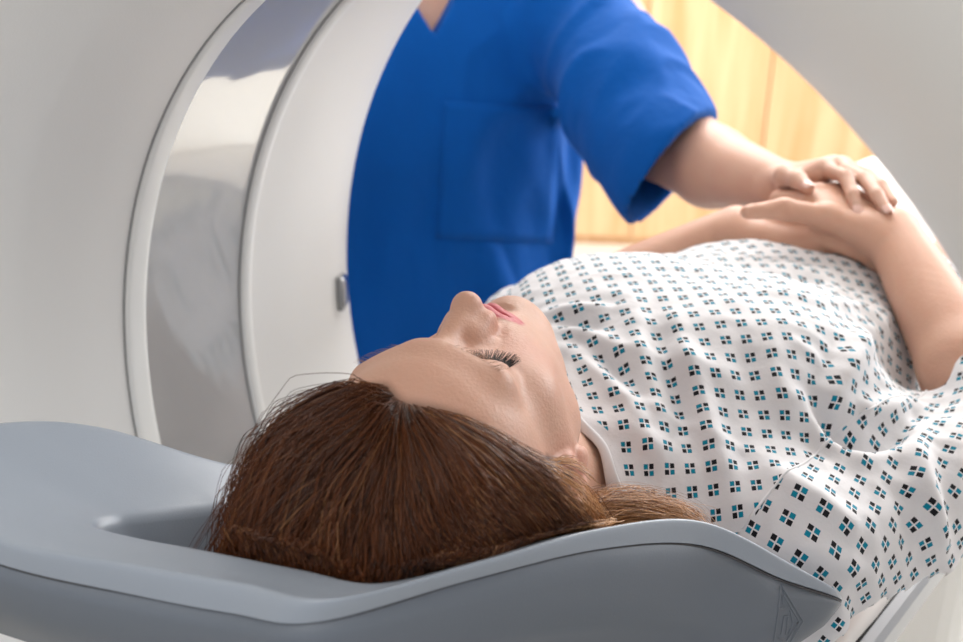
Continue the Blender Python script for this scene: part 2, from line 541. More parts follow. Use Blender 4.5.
shell = [(-0.457, 0.94), (-0.452, 0.965), (-0.435, 0.985), (-0.40, 0.995), (-0.1, 1.0), (0.19, 0.995), (0.225, 0.985), (0.24, 0.965), (0.244, 0.94)]
spin('outer_cover', shell, M['gantry'], gan)
bm = bmesh.new(); add_box(bm, (-0.105, 0, ZF + 0.09), (0.62, 1.5, 0.18), bevel=0.02)
bm_obj('plinth', bm, M['gantry'], gan)


def hit_profile(px, py, prof):
    r = ray(px, py); t = np.linspace(0.3, 2.0, 40000)
    P = CAMP + t[:, None] * r
    f = np.hypot(P[:, 1], P[:, 2]) - np.interp(P[:, 0], prof[:, 0], prof[:, 1], left=9, right=9)
    i = np.nonzero(f > 0)[0]
    i = i[P[i, 0] > prof[:, 0].min()]
    return P[i[0]]


fp = far[far[:, 0].argsort()]
lp = hit_profile(341, 291, far[:55])
rad = unit([0, lp[1], lp[2]])
ta = np.cross([1, 0, 0], rad)
n_in = unit(-rad * 1.0 + np.array([0.75, 0, 0])); ax2 = unit(np.cross(ta, n_in))
bm = bmesh.new(); add_box(bm, lp + n_in * 0.002, (0.028, 0.037, 0.010), np.stack([ax2, ta, n_in], 1), bevel=0.0045)
lt = bm_obj('latch', bm, M['chrome'], gan, True)
bm = bmesh.new(); add_box(bm, lp + n_in * 0.0, (0.0315, 0.0405, 0.008), np.stack([ax2, ta, n_in], 1), bevel=0.0035)
bm_obj('latch_surround', bm, M['seal'], lt, True)

# ------------------------------------------------------------------ people
HO = np.array([-0.216, -0.028, 0.055])
HM = np.array([[.97, -.24, .09], [.22, .96, .18], [-.13, -.16, .98]])
u_, s_, v_ = np.linalg.svd(HM); HM = u_ @ v_


def build_head(S, O, R, sc=1.0):
    """head local axes in cm: a down to the chin, b to the left, c out of the face; origin between the ears"""
    g = lambda a, b, c: O + R @ (np.array([a, b, c]) * 0.01 * sc)
    k = 0.01 * sc
    E = lambda c, r, kk, sub=False, T=None: S.ell(g(*c), np.array(r) * k, kk * k, R if T is None else R @ T, sub)
    K = lambda p, q, ra, rb, kk, sub=False: S.cone(g(*p), g(*q), ra * k, rb * k, kk * k, sub)
    E((-4.2, 0, -1.0), (8.9, 7.3, 9.0), 1.0)                      # skull
    E((-4.6, 0, 2.6), (5.8, 6.2, 6.5), 2.0)                       # forehead
    E((1.5, 0, 2.4), (7.0, 5.65, 6.1), 2.2)                        # mid face
    for s in (-1, 1):
        E((1.0, s * 4.4, 4.7), (2.0, 2.0, 2.2), 2.2)              # cheekbone
        E((3.6, s * 3.0, 5.6), (2.6, 2.0, 2.2), 2.2)              # cheek
        K((5.0, s * 3.95, 2.4), (9.6, s * 1.4, 6.8), 1.4, 1.6, 3.0)  # jaw line
        K((1.5, s * 5.3, 1.4), (5.0, s * 3.95, 2.4), 1.4, 1.35, 3.0)
    E((9.5, 0, 8.1), (1.75, 2.0, 1.95), 2.0)                       # chin
    E((5.6, 0, 6.1), (3.8, 3.6, 3.5), 2.0)                        # around the mouth
    E((8.0, 0, 4.5), (2.6, 3.6, 3.4), 2.0)
    for s in (-1, 1):
        K((-3.6, s * 0.9, 8.5), (-3.6, s * 4.4, 7.05), 0.74, 0.78, 1.8)   # brow ridge
    for s in (-1, 1):
        E((-1.8, s * 3.25, 9.65), (1.25, 1.9, 1.7), 1.4, True)    # eye socket
        E((-1.8, s * 3.2, 6.75), (1.25, 1.5, 1.28), 0.7)       # closed lid over the eyeball
    K((-2.2, 0, 8.45), (2.15, 0, 10.5), 0.62, 0.85, 0.9)         # nose bridge
    E((2.3, 0, 10.65), (0.95, 0.92, 0.95), 0.7)                   # tip
    for s in (-1, 1):
        E((2.75, s * 1.15, 9.5), (0.92, 0.68, 0.85), 0.55)       # wing
        E((1.6, s * 0.9, 8.9), (1.4, 0.8, 1.0), 0.9)
    K((3.0, 0, 10.1), (4.0, 0, 9.4), 0.5, 0.55, 0.7)                # column to lip
    for s in (-1, 1):
        E((3.45, s * 0.62, 9.75), (0.35, 0.33, 0.55), 0.25, True)  # nostril
        E((2.7, s * 2.0, 9.5), (0.5, 0.10, 0.6), 0.5, True)    # crease beside the wing
    for s in (-1, 1):
        K((4.9, 0, 9.62), (5.6, s * 2.4, 8.15), 0.62, 0.36, 0.5)   # upper lip
        K((6.2, 0, 9.45), (5.85, s * 2.3, 8.1), 0.62, 0.32, 0.5)    # lower lip
    for s in (-1, 1):
        K((5.58, 0, 10.12), (5.72, s * 2.55, 8.5), 0.10, 0.08, 0.25, True)  # line between
    E((7.35, 0, 10.0), (0.4, 1.3, 0.55), 0.6, True)                 # hollow over the chin
    # ears
    EC = 1.4
    for s in (-1, 1):
        th = math.radians(14)
        E((-0.2, s * 6.75, EC - 1.1), (2.6, 1.0, 1.5), 0.5)           # root
        pts = [g(1.9 + 0.2, s * 7.15, EC + -0.5), g(0.9 + 0.2, s * 7.75, EC + -2.0), g(-0.8 + 0.2, s * 8.1, EC + -2.6), g(-2.5 + 0.2, s * 8.0, EC + -2.1), g(-3.1 + 0.2, s * 7.6, EC + -1.0), g(-2.3 + 0.2, s * 7.25, EC + -0.1), g(-1.1 + 0.2, s * 7.1, EC + 0.0)]
        S.chain(pts, np.array([.5, .40, .42, .42, .42, .36, .3]) * k, 0.35 * k)
        E((2.0 + 0.2, s * 7.4, EC + -0.55), (0.95, 0.46, 0.85), 0.4)        # lobe
        E((-0.9 + 0.2, s * 7.75, EC + -1.1), (1.5, 0.5, 0.75), 0.4, True)    # bowl
        E((0.1 + 0.2, s * 7.15, EC + 0.1), (0.6, 0.4, 0.35), 0.3)            # tragus
    return g


def build_hand(S, wrist, X, Z, thumb_side, curls, spread=(7, 1, -5, -12), thumb=((0.028, 0.024, -0.008), (0.055, 0.048, -0.012), (0.085, 0.060, -0.012), (0.108, 0.066, -0.012)), sc=1.0, world=None):
    """wrist, X towards the fingers, Z out of the back of the hand, thumb_side +1/-1 along Z x X; curls: per finger (knuckle, middle, end) degrees"""
    X = unit(X); Z = unit(np.asarray(Z, float) - X * np.dot(Z, X)); Y = np.cross(Z, X) * thumb_side
    W = np.asarray(wrist, float)
    L = lambda x, y, z: W + (X * x + Y * y + Z * z) * sc
    roots = [(0.086, 0.027, 0.002), (0.090, 0.008, 0.004), (0.085, -0.011, 0.002), (0.076, -0.028, -0.002)]
    lens = [(0.041, 0.025, 0.020), (0.045, 0.028, 0.021), (0.042, 0.026, 0.020), (0.033, 0.020, 0.018)]
    rad = [(0.0100, 0.0090, 0.0080, 0.0066), (0.0102, 0.0092, 0.0082, 0.0067), (0.0098, 0.0086, 0.0077, 0.0063), (0.0088, 0.0075, 0.0067, 0.0056)]
    for r in roots:
        S.cone(L(0.004, r[1] * 0.62, -0.002), L(r[0] * 0.98, r[1], r[2] - 0.004), 0.0165 * sc, 0.0125 * sc, 0.014 * sc)
    S.ell(L(0.05, 0.0, -0.006), np.array([0.046, 0.036, 0.013]) * sc, 0.012 * sc, np.stack([X, Y, Z], 1))
    tips = []
    for f in range(4):
        p = np.array(roots[f]); a = 0.0; sp_ = math.radians(spread[f])
        pts = [L(*p)]
        for j in range(3):
            a += math.radians(curls[f][j])
            d = np.array([math.cos(a) * math.cos(sp_), math.cos(a) * math.sin(sp_), -math.sin(a)])
            p = p + d * lens[f][j]; pts.append(L(*p))
        if world and f in world: pts = [np.asarray(q, float) for q in world[f]]; S.cone(L(roots[f][0] * 0.5, roots[f][1] * 0.7, -0.002), pts[0], 0.012 * sc, rad[f][0] * 1.15 * sc, 0.012 * sc)
        S.chain(pts, np.array(rad[f]) * sc, 0.0035 * sc)
        tips.append((pts[-1], pts[-2]))
    tp = [L(*q) for q in thumb] if not (world and 't' in world) else [np.asarray(q, float) for q in world['t']]
    S.cone(L(0.012, 0.014, -0.008), tp[0], 0.0155 * sc, 0.0155 * sc, 0.012 * sc)
    S.chain(tp, np.array([0.0150, 0.0120, 0.0105, 0.0080]) * sc, 0.006 * sc)
    S.cone(tp[1], L(0.072, 0.022, -0.008), 0.007 * sc, 0.009 * sc, 0.016 * sc)   # web
    tips.append((tp[-1], tp[-2]))
    return tips, Z


def head_masks(V, O, R, sc=1.0):
    q = (V - O) @ R * 100 / sc                                       # a, b, c in cm
    a, b, c = q.T
    ss = lambda x, lo, hi: np.clip((x - lo) / (hi - lo), 0, 1) ** 2 * (3 - 2 * np.clip((x - lo) / (hi - lo), 0, 1))
    # lips
    ab = np.abs(b)
    up = 4.42 + 0.20 * ab ** 1.5 - 0.12 * np.exp(-(ab - 0.7) ** 2 / 0.2)
    lo = 6.85 - 0.20 * ab ** 1.6
    lip = ss(a, up - 0.12, up + 0.12) * (1 - ss(a, lo - 0.15, lo + 0.15)) * (1 - ss(ab, 2.4, 2.65)) * ss(c, 6.5, 7.2)
    flush = 0.5 * np.exp(-((a - 2.5) ** 2 / 5 + (ab - 4.0) ** 2 / 4)) * (c > 1) + 0.55 * np.exp(-((a - 3.2) ** 2 / 1.0 + (ab - 0.9) ** 2 / 1.3)) * ss(c, 8.0, 9) \
        + 1.0 * np.exp(-(((a + 0.3) / 2.6) ** 2 + ((ab - 7.6) / 0.8) ** 2 + ((c - 0.4) / 2.0) ** 2)) + 0.35 * np.exp(-((a + 0.6) ** 2 / 0.8 + (ab - 3.2) ** 2 / 2.5)) * ss(c, 6.5, 7.5)
    flush = np.clip(flush, 0, 0.85)
    # hair line: behind this curve the scalp is under hair
    hl = 7.1 - 0.10 * b * b + 0.0 * a
    front = c < (hl + (a + 8.0) * 0.95)
    scalp = ss(-(a + 6.6) + 0.0 * c, 0, 1.0) * 0
    edge = -9.1 + 0.062 * ab ** 2.0 + 0.9 * ss(b, -1.2, 0.8)            # hairline height on the forehead
    side = -3.0 - 0.0 * c
    sc_front = ss(edge - a, -0.4, 0.6)
    sc_side = ss((2.7 - 0.55 * np.clip(a + 2.0, 0, 4)) - c, 0, 0.7) * ss(1.6 - a, 0, 1.2) * ss(ab, 4.2, 5.2) * (1 - ss(ab, 7.35, 7.6) * ss(a, -4, -3))
    back = ss(-c - 2.5, 0, 1.5) * ss(5.5 - a, 0, 1.0) * (1 - ss(ab, 7.3, 7.6))
    near_head = (a < 9) & (np.abs(b) < 10) & (np.abs(c) < 12)
    scalp = np.maximum(np.maximum(sc_front, sc_side), back) * near_head
    lip = lip * near_head; flush = flush * near_head
    brow = np.exp(-((a + 3.75 + 0.06 * (ab - 2.6) ** 2) ** 2 / 0.10)) * ss(ab, 1.2, 1.8) * (1 - ss(ab, 4.6, 5.4)) * ss(c, 5, 6) * 0.55 * near_head
    return dict(lip=lip, flush=flush, scalp=scalp, brow=brow)


# --- the lying person
pt = thing('person', 'person lying on back, eyes closed, in white gown printed with teal and black squares', 'person', (0.1, 0, -0.125))
S = Shape()
HG = build_head(S, HO, HM, 1.0)
hg = lambda a, b, c: HG(a, b, c)
S.cone(hg(2, 0, -3.2), (-0.055, 0.0, -0.030), 0.052, 0.058, 0.02)       # neck
S.cone(hg(5, 0, -1.6), (-0.06, 0.0, -0.012), 0.040, 0.045, 0.02)
S.cone((-0.055, -0.03, -0.03), (0.0, -0.16, -0.045), 0.045, 0.052, 0.03)  # shoulders
S.cone((-0.055, 0.03, -0.03), (0.0, 0.17, -0.045), 0.045, 0.052, 0.03)
S.ell((0.105, 0.0, -0.026), (0.175, 0.165, 0.083), 0.04)
S.ell((0.15, -0.075, 0.016), (0.085, 0.08, 0.044), 0.06)
S.ell((0.15, 0.085, 0.016), (0.085, 0.08, 0.044), 0.06)
S.ell((0.35, 0.0, -0.03), (0.19, 0.155, 0.082), 0.06)
S.ell((0.58, 0.0, -0.045), (0.165, 0.175, 0.078), 0.06)
for s in (-1, 1):                                                         # legs, knees a little raised
    S.cone((0.62, s * 0.09, -0.045), (1.00, s * 0.10, -0.02), 0.088, 0.058, 0.04)
    S.cone((1.00, s * 0.10, -0.02), (1.36, s * 0.10, -0.08), 0.058, 0.040, 0.02)
    S.cone((1.37, s * 0.10, -0.085), (1.42, s * 0.12, 0.07), 0.034, 0.026, 0.02)
# right arm: elbow out to the side, forearm across the belly
RSH = np.array([0.0, -0.175, -0.045]); REL = np.array([0.228, -0.272, -0.018]); RWR = at(893, 235, y=-0.095)
S.cone(RSH + (0, 0, -0.006), REL, 0.041, 0.037, 0.03); S.cone(REL, REL + (RWR - REL) * 0.35, 0.037, 0.041, 0.015); S.cone(REL + (RWR - REL) * 0.35, RWR, 0.041, 0.0265, 0.01)
LSH = np.array([0.0, 0.185, -0.045]); LEL = np.array([0.255, 0.240, -0.052]); LWR = at(736, 230, d=1.28)
S.cone(LSH + (0, 0, -0.006), LEL, 0.041, 0.037, 0.03); S.cone(LEL, LEL + (LWR - LEL) * 0.35, 0.040, 0.040, 0.015); S.cone(LEL + (LWR - LEL) * 0.35, LWR, 0.040, 0.0265, 0.01)

RKN = at(832, 199, d=1.235)
rh_tips, rh_Z = build_hand(S, RWR, RKN - RWR, np.array([-0.10, 0.05, 1.0]), 1, [(26, 46, 30), (26, 42, 28), (28, 40, 26), (30, 38, 26)], (0, -2, -5, -9),
                     world={'t': [at(864, 231, d=1.19), at(826, 217, d=1.20), at(784, 209, d=1.195), at(748, 212, d=1.195)]})
lh_tips, lh_Z = build_hand(S, LWR, np.array([0.20, -1.0, 0.10]), np.array([0.05, 0.0, 1.0]), -1, [(10, 16, 12), (10, 18, 12), (12, 20, 14), (16, 22, 16)],
                     thumb=((0.028, 0.018, -0.006), (0.052, 0.028, -0.010), (0.078, 0.030, -0.014), (0.098, 0.028, -0.018)))
gx = axis_steps([(-0.36, -0.06, 0.0016), (-0.06, 0.02, 0.0035), (0.02, 0.33, 0.008), (0.33, 0.52, 0.0022), (0.52, 1.50, 0.012)])
gy = axis_steps([(-0.36, -0.14, 0.006), (-0.14, 0.16, 0.0018), (0.16, 0.33, 0.006)])
gz = axis_steps([(-0.135, -0.06, 0.005), (-0.06, 0.17, 0.0017), (0.17, 0.20, 0.003)])
V, F = surface(S, gx, gy, gz)
V = relax(V, F, 2)
body = mesh_obj('body', V, F, M['skin'], pt, True, attrs=head_masks(V, HO, HM))


def nail(name, tip, prev, Z, r, mat, parent):
    d = unit(tip - prev); Zn = unit(Z - d * np.dot(Z, d)); Y = np.cross(Zn, d)
    V_ = []
    for i in range(7):
        for j in range(7):
            a = (j / 6 - 0.5) * 1.9; x = (i / 6 - 0.35) * 2.0
            wdt = 1 - 0.25 * max(0, x - 0.7)
            V_.append(tip + d * r * x * 0.85 + Y * math.sin(a * wdt) * r * 1.03 + Zn * (math.cos(a * wdt) * r * 1.03 - 0.12 * r * max(0, x) ** 2))
    return mesh_obj(name, np.array(V_), grid_faces(7, 7), mat, parent)


M['nail'] = plain('fingernail', (0.72, 0.46, 0.39), 0.25)

# lashes along the closed lids, faint brows
rng = np.random.RandomState(3)


def lash_line(s):
    n = 46; t = np.linspace(0, 1, n)
    b = 2.0 + 2.9 * t
    a = -1.65 + 0.95 * np.sin(np.pi * (0.10 + 0.80 * t))
    return t, a, s * b


def sdf_push(P, off):
    """move points along the skin's outward direction until they lie off metres above it"""
    for _ in range(4):
        d = S(P); e = 0.0006
        g = np.stack([S(P + np.eye(3)[i] * e) - d for i in range(3)], -1) / e
        g /= np.linalg.norm(g, axis=-1, keepdims=True) + 1e-9
        P = P - g * (d - off)[..., None]
    return P, g


for s in (-1, 1):
    t, a, b = lash_line(s)
    P0 = np.stack([hg(x, y, 8.3) for x, y in zip(a, b)])
    P0, G0 = sdf_push(P0, 0.0)
    A_ = HM[:, 0]; B_ = HM[:, 1] * s
    paths = []; rad = []
    for rep in range(3):
        for i in range(len(t)):
            fan = (t[i] - 0.45) * 1.3 + rng.uniform(-.18, .18)
            out = unit(A_ * math.cos(fan) + B_ * math.sin(fan) + G0[i] * 0.1)
            Ln = (0.0055 + 0.0035 * math.sin(math.pi * min(1, t[i] * 0.9 + 0.1))) * rng.uniform(0.7, 1.1)
            p = P0[i] + rng.normal(0, 0.0002, 3)
            q = np.linspace(0, 1, 5)[:, None]
            paths.append(p + out * Ln * q + G0[i] * (0.0035 * q ** 2 + 0.0002))
            rad.append(np.linspace(0.00022, 0.00005, 5))
    Vt, Ft = tubes(np.array(paths), np.array(rad), 3)
    mesh_obj('eyelashes', Vt, Ft, M['lash'], pt)
    # lid margin
    Pm = P0 + G0 * 0.0002
    Vt, Ft = tubes(Pm[None], 0.00035, 5)
    mesh_obj('lid_margin', Vt, Ft, M['lash'], pt)
    paths = []
    for i in range(45):
        t_ = rng.uniform(0, 1); b = 1.3 + 3.6 * t_; a = -3.75 - 0.06 * (b - 2.6) ** 2 + rng.normal(0, 0.16)
        p, g = sdf_push(hg(a, s * b, 8.2)[None], 0.0)
        out = unit(B_ * 1.0 - A_ * (0.55 - 0.9 * t_) + g[0] * 0.18)
        q = np.linspace(0, 1, 4)[:, None]
        paths.append(p[0] + out * 0.006 * q + g[0] * 0.0006 * (1 - (2 * q - 1) ** 2))
    Vt, Ft = tubes(np.array(paths), np.linspace(0.00012, 0.00004, 4)[None], 3)
    mesh_obj('eyebrow', Vt, Ft, M['browhair'], pt)


# ------------------------------------------------------------------ couch and head holder
tb = thing('patient_table', 'narrow white couch under the lying person running through the scanner', 'couch', (0.7, 0, ZF))


def extrude_x(name, prof, x0, x1, mat, parent, smooth=False):
    P = np.asarray(prof, float); n = len(P)
    V = np.concatenate([np.column_stack([np.full(n, x0), P]), np.column_stack([np.full(n, x1), P])])
    F = [(i, (i + 1) % n, (i + 1) % n + n, i + n) for i in range(n)] + [tuple(range(n))[::-1], tuple(range(n, 2 * n))]
    return mesh_obj(name, V, F, mat, parent, smooth)


extrude_x('table_top', [(-0.20, -0.158), (-0.17, -0.155), (0, -0.152), (0.17, -0.155), (0.20, -0.158), (0.202, -0.19), (0.15, -0.215), (-0.15, -0.215), (-0.202, -0.19)], -0.10, 1.62, M['table'], tb)
for s in (-1, 1):
    extrude_x('rail_slot', [(s * 0.2022, -0.158), (s * 0.2022, -0.172), (s * 0.214, -0.172), (s * 0.214, -0.160)], -0.10, 1.62, M['slot'], tb)
    extrude_x('side_rail', [(s * 0.2142, -0.155), (s * 0.222, -0.157), (s * 0.226, -0.164), (s * 0.226, -0.185), (s * 0.214, -0.192)], -0.10, 1.62, M['rail'], tb)
bm = bmesh.new(); add_box(bm, (1.10, 0, (ZF - 0.215) / 2), (0.75, 0.34, -ZF - 0.215), bevel=0.03)
bm_obj('pedestal', bm, M['table'], tb)
bm = bmesh.new(); add_box(bm, (-0.18, 0.01, -0.166), (0.30, 0.20, 0.03), bevel=0.008)
bm_obj('holder_arm', bm, M['rail'], tb)

LN = 220                                                          # points round the holder


def loop(pts): return smooth_curve(np.array(pts), LN, True)


O_ = [at(330, 600, d=.602), at(480, 562, d=.645), at(600, 529, d=.705), at(700, 521, d=.765), at(785, 560, d=.80), at(838, 598, d=.845),
      np.array((0.02, -0.135, -0.115)), np.array((0.03, 0.0, -0.128)), np.array((-0.01, 0.15, -0.085)), np.array((-0.11, 0.165, -0.01)), np.array((-0.20, 0.145, 0.015)),
      at(240, 465, d=.84), at(100, 426, d=.80), at(10, 421, d=.775), at(-80, 440, d=.745), at(-105, 490, d=.70), at(0, 541, d=.655), at(130, 566, d=.635), at(240, 585, d=.618)]
B_l = [at(378, 583, d=.627), at(470, 562, d=.668), np.array((-0.235, -0.122, 0.055)), np.array((-0.15, -0.142, 0.030)), np.array((-0.085, -0.172, -0.02)), np.array((-0.03, -0.18, -0.085)),
       np.array((0.005, -0.10, -0.118)), np.array((0.01, 0.0, -0.126)), np.array((-0.03, 0.11, -0.095)), np.array((-0.12, 0.115, -0.04)), np.array((-0.20, 0.095, -0.01)),
       at(250, 503, d=.80), at(205, 506, d=.775), at(150, 512, d=.745), at(110, 517, d=.725), at(88, 524, d=.70), at(130, 536, d=.68), at(210, 551, d=.655), at(300, 569, d=.640)]
S_l = [at(318, 622, d=.604), at(470, 580, d=.646), at(600, 549, d=.706), at(700, 545, d=.766), at(780, 578, d=.800), at(841, 602, d=.846),
       np.array((0.025, -0.135, -0.122)), np.array((0.035, 0.0, -0.135)), np.array((-0.005, 0.155, -0.095)), np.array((-0.11, 0.18, -0.03)), np.array((-0.20, 0.165, -0.01)),
       np.array((-0.27, 0.170, 0.01)), np.array((-0.33, 0.212, 0.035)), np.array((-0.38, 0.25, 0.045)), at(-110, 455, d=.75), at(-130, 510, d=.69), at(0, 564, d=.656), at(130, 594, d=.637), at(230, 613, d=.620)]
cen = np.array((-0.235, -0.02, -0.045))
Ol, Bl, Sl = loop(O_), loop(B_l), loop(S_l)
out = Ol - Bl; out[:, 2] *= 0.3; out /= np.linalg.norm(out, axis=1, keepdims=True) + 1e-9
rings = [Sl, Sl * 0.7 + Ol * 0.3 + out * 0.0006, Sl * 0.35 + Ol * 0.65 + out * 0.0010, Sl * 0.18 + Ol * 0.82 + out * 0.0008, Sl * 0.06 + Ol * 0.94 + out * 0.0003, Ol * 0.97 + Bl * 0.03 + np.array([0, 0, 0.0003]), Ol * 0.9 + Bl * 0.1 + np.array([0, 0, 0.0004])]
for f in (0.2, 0.4, 0.6, 0.78, 0.9, 0.96): rings.append(Ol * (1 - f) + Bl * f)
low = cen * np.array([1, 1, 0]) + np.array([0, 0, -0.092])
for f, dz in ((0.012, -0.0010), (0.028, -0.005), (0.05, -0.013), (0.085, -0.027), (0.15, -0.044), (0.35, -0.062), (0.65, -0.076), (0.9, -0.084)):
    r = Bl * (1 - f) + low * f
    zt = np.minimum(Bl[:, 2] + dz * np.clip((Bl[:, 2] + 0.11) / 0.09, 0.0, 1.6), 1)
    r[:, 2] = np.maximum(zt, -0.094 + 0 * zt) if f < 0.6 else np.maximum(zt, -0.094)
    r[:, 2] = np.maximum(np.minimum(r[:, 2], Bl[:, 2]), -0.13)
    rings.append(r)
hd = thing('head_holder', 'grey moulded head holder with raised rim under the auburn hair', 'headrest', (-0.22, 0, -0.165))
V = np.concatenate(rings + [low[None] + np.array([[0, 0, 0.004]])])
F = [tuple(f) for f in grid_faces(len(rings), LN, False, True)]
b0 = (len(rings) - 1) * LN
F += [(b0 + i, b0 + (i + 1) % LN, len(rings) * LN) for i in range(LN)]
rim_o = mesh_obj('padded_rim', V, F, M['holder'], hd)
down = [at(322, 668, d=.612), at(470, 640, d=.655), at(600, 620, d=.715), at(700, 620, d=.775), at(775, 630, d=.805), at(834, 612, d=.850),
        np.array((0.02, -0.13, -0.140)), np.array((0.03, 0.0, -0.150)), np.array((-0.01, 0.15, -0.125)), np.array((-0.11, 0.17, -0.08)), np.array((-0.20, 0.155, -0.06)),
        np.array((-0.27, 0.16, -0.04)), np.array((-0.33, 0.20, -0.015)), np.array((-0.38, 0.24, 0.00)), at(-110, 500, d=.76), at(-130, 550, d=.70), at(0, 606, d=.664), at(130, 640, d=.645), at(230, 659, d=.629)]
Dl = loop(down)
inw = (cen - Dl) * np.array([1, 1, 0]); inw /= np.linalg.norm(inw, axis=1, keepdims=True)
s1 = Sl + inw * 0.0016 + np.array([0, 0, -0.0012])
rg = [s1, Sl * 0.97 + Dl * 0.03 + inw * 0.0004, Sl * 0.6 + Dl * 0.4 - inw * 0.0012, Dl, Dl + inw * 0.006 + np.array([0, 0, -0.012]) * np.clip((Dl[:, 2:] + .12) / .08, 0, 1), Dl + inw * 0.03 + np.array([0, 0, -0.04]) * np.clip((Dl[:, 2:] + .13) / .1, 0, 1),
      Dl * 0.45 + (low + np.array([0, 0, -0.056])) * 0.55]
for r in rg: r[:, 2] = np.maximum(r[:, 2], -0.149)
V = np.concatenate(rg + [low[None] + np.array([[0, 0, -0.057]])])
F = [tuple(f) for f in grid_faces(len(rg), LN, False, True)]
b0 = (len(rg) - 1) * LN
F += [(b0 + i, b0 + (i + 1) % LN, len(rg) * LN) for i in range(LN)]
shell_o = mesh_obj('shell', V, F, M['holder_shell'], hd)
Vt, Ft = tubes(np.concatenate([s1, s1[:1]])[None], 0.0012, 6)
mesh_obj('seam', Vt, Ft, M['slot'], hd)

from mathutils.bvhtree import BVHTree


def bvh_of(o):
    mw = o.matrix_world
    off = Vector((0, 0, 0)); p = o
    while p is not None: off += p.location; p = p.parent
    return BVHTree.FromPolygons([v.co + off for v in o.data.vertices], [tuple(f.vertices) for f in o.data.polygons])


def cast(bvh, px, py):
    h = bvh.ray_cast(Vector(CAMP + (0, 0, AX)), Vector(unit(ray(px, py))))
    if h[0] is None: return None, None
    nrm = np.array(h[1]); nrm = nrm if nrm @ ray(px, py) < 0 else -nrm
    return np.array(h[0]) - (0, 0, AX), nrm


bs = bvh_of(shell_o)
marks = [[(781, 585), (803, 621), (790, 642), (776, 660)], [(781, 585), (778, 612), (774, 640), (772, 660)], [(783, 594), (799, 621), (786, 641)], [(779, 609), (788, 607)], [(784, 616), (788, 616), (786, 634)],
         [(784, 616), (781, 634)], [(790, 610), (793, 624), (788, 634)], [(782, 596), (783, 604)], [(778, 638), (786, 641)]]
paths = []
for mk_ in marks:
    pl = []
    for a, b in zip(mk_[:-1], mk_[1:]):
        for t in np.linspace(0, 1, 8, endpoint=False): pl.append((a[0] + (b[0] - a[0]) * t, a[1] + (b[1] - a[1]) * t))
    pl.append(mk_[-1])
    pts = [cast(bs, *p)[0] for p in pl]
    pts = [p for p in pts if p is not None]
    if len(pts) > 2: paths.append(np.array(pts))
Vs, Fs, o0 = [], [], 0
for p in paths:
    a, b = tubes(p[None], 0.0008, 5); Vs.append(a); Fs.append(b + o0); o0 += len(a)
if Vs: mesh_obj('embossed_emblem', np.concatenate(Vs), np.concatenate(Fs), M['holder_shell'], hd)

# sheet the person lies on, a little crumpled at the edge of the couch
nx_, ny_ = 150, 70
xs = np.linspace(0.045, 1.55, nx_); ys = np.linspace(-0.2115, 0.2115, ny_)
Xg, Yg = np.meshgrid(xs, ys, indexing='ij')
Zg = -0.141 + 0.004 * noise3(np.stack([Xg, Yg * 2.2, 0 * Xg], -1), 14.0) + 0.002 * noise3(np.stack([Xg, Yg, 0 * Xg], -1), 40.0)
Zg -= 0.012 * np.clip((np.abs(Yg) - 0.2) / 0.0115, 0, 1) ** 2
sh = mesh_obj('bed_sheet', np.stack([Xg, Yg, Zg], -1).reshape(-1, 3), grid_faces(nx_, ny_), M['sheet'])
md = sh.modifiers.new('thickness', 'SOLIDIFY'); md.thickness = 0.002; md.offset = 1
tag(sh, 'crumpled off-white sheet on the couch beneath the lying person', 'sheet')
# ------------------------------------------------------------------ hair: strands from the scalp, combed back and falling into the head holder
SKC = hg(-4.2, 0, -1.0)
HSH = Shape()
HSH.ell(hg(-4.2, 0, -1.0), (0.089, 0.073, 0.090), 0.01, HM); HSH.ell(hg(-4.6, 0, 2.6), (0.058, 0.062, 0.065), 0.02, HM)
HSH.ell(hg(1.6, 0, 2.0), (0.072, 0.059, 0.061), 0.022, HM)
HSH.cone(hg(2, 0, -3.2), (-0.055, 0.0, -0.030), 0.050, 0.056, 0.02)
for s in (-1, 1): HSH.ell(hg(-1.6, s * 7.3, 0.0), (0.022, 0.013, 0.020), 0.008, HM)
HSH.cone((-0.055, -0.03, -0.035), (0.0, -0.16, -0.05), 0.045, 0.05, 0.03)


def hgrad(P):
    d = HSH(P); e = 0.001
    g = np.stack([HSH(P + np.eye(3)[i] * e) - d for i in range(3)], -1) / e
    return d, g / (np.linalg.norm(g, axis=-1, keepdims=True) + 1e-9)


rng = np.random.RandomState(11)
NS = 26000
dirs = rng.normal(size=(NS * 8, 3)); dirs /= np.linalg.norm(dirs, axis=1, keepdims=True)
P = SKC + dirs * 0.1
for _ in range(5):
    d, g = hgrad(P); P = P - g * d[:, None]
mk = head_masks(P, HO, HM)['scalp']
q = (P - HO) @ HM * 100
keep = (mk > 0.5) & (rng.rand(len(P)) < np.where(q[:, 2] < -3, 0.25, np.where((q[:, 1] > 0) | (q[:, 0] < -10), 1.0, 0.75))) & (q[:, 0] < 3.5) & ~((q[:, 0] > -1.6) & (q[:, 1] < -4) & (q[:, 2] > -3.5))
P = P[keep][:NS]; q = q[keep][:NS]
n = len(P); K_ = 26
clump = noise3(P, 60.0)
layer = 0.0015 + 0.024 * np.clip((-q[:, 0] - 7.5) / 4, 0, 1) * rng.rand(n) + 0.011 * rng.rand(n) ** 1.3 + 0.004 * np.clip(clump, 0, 1)
vol = 0.033 * np.clip((q[:, 1] + 1.8) / 2.5, 0, 1) * np.clip((-q[:, 0] - 5.5) / 3, 0, 1)
layer = layer + vol * (0.30 + 0.70 * rng.rand(n))
length = np.clip(0.20 + 0.06 * rng.normal(size=n), 0.08, 0.34)
fly = rng.rand(n) < 0.015
paths = np.zeros((n, K_, 3)); paths[:, 0] = P
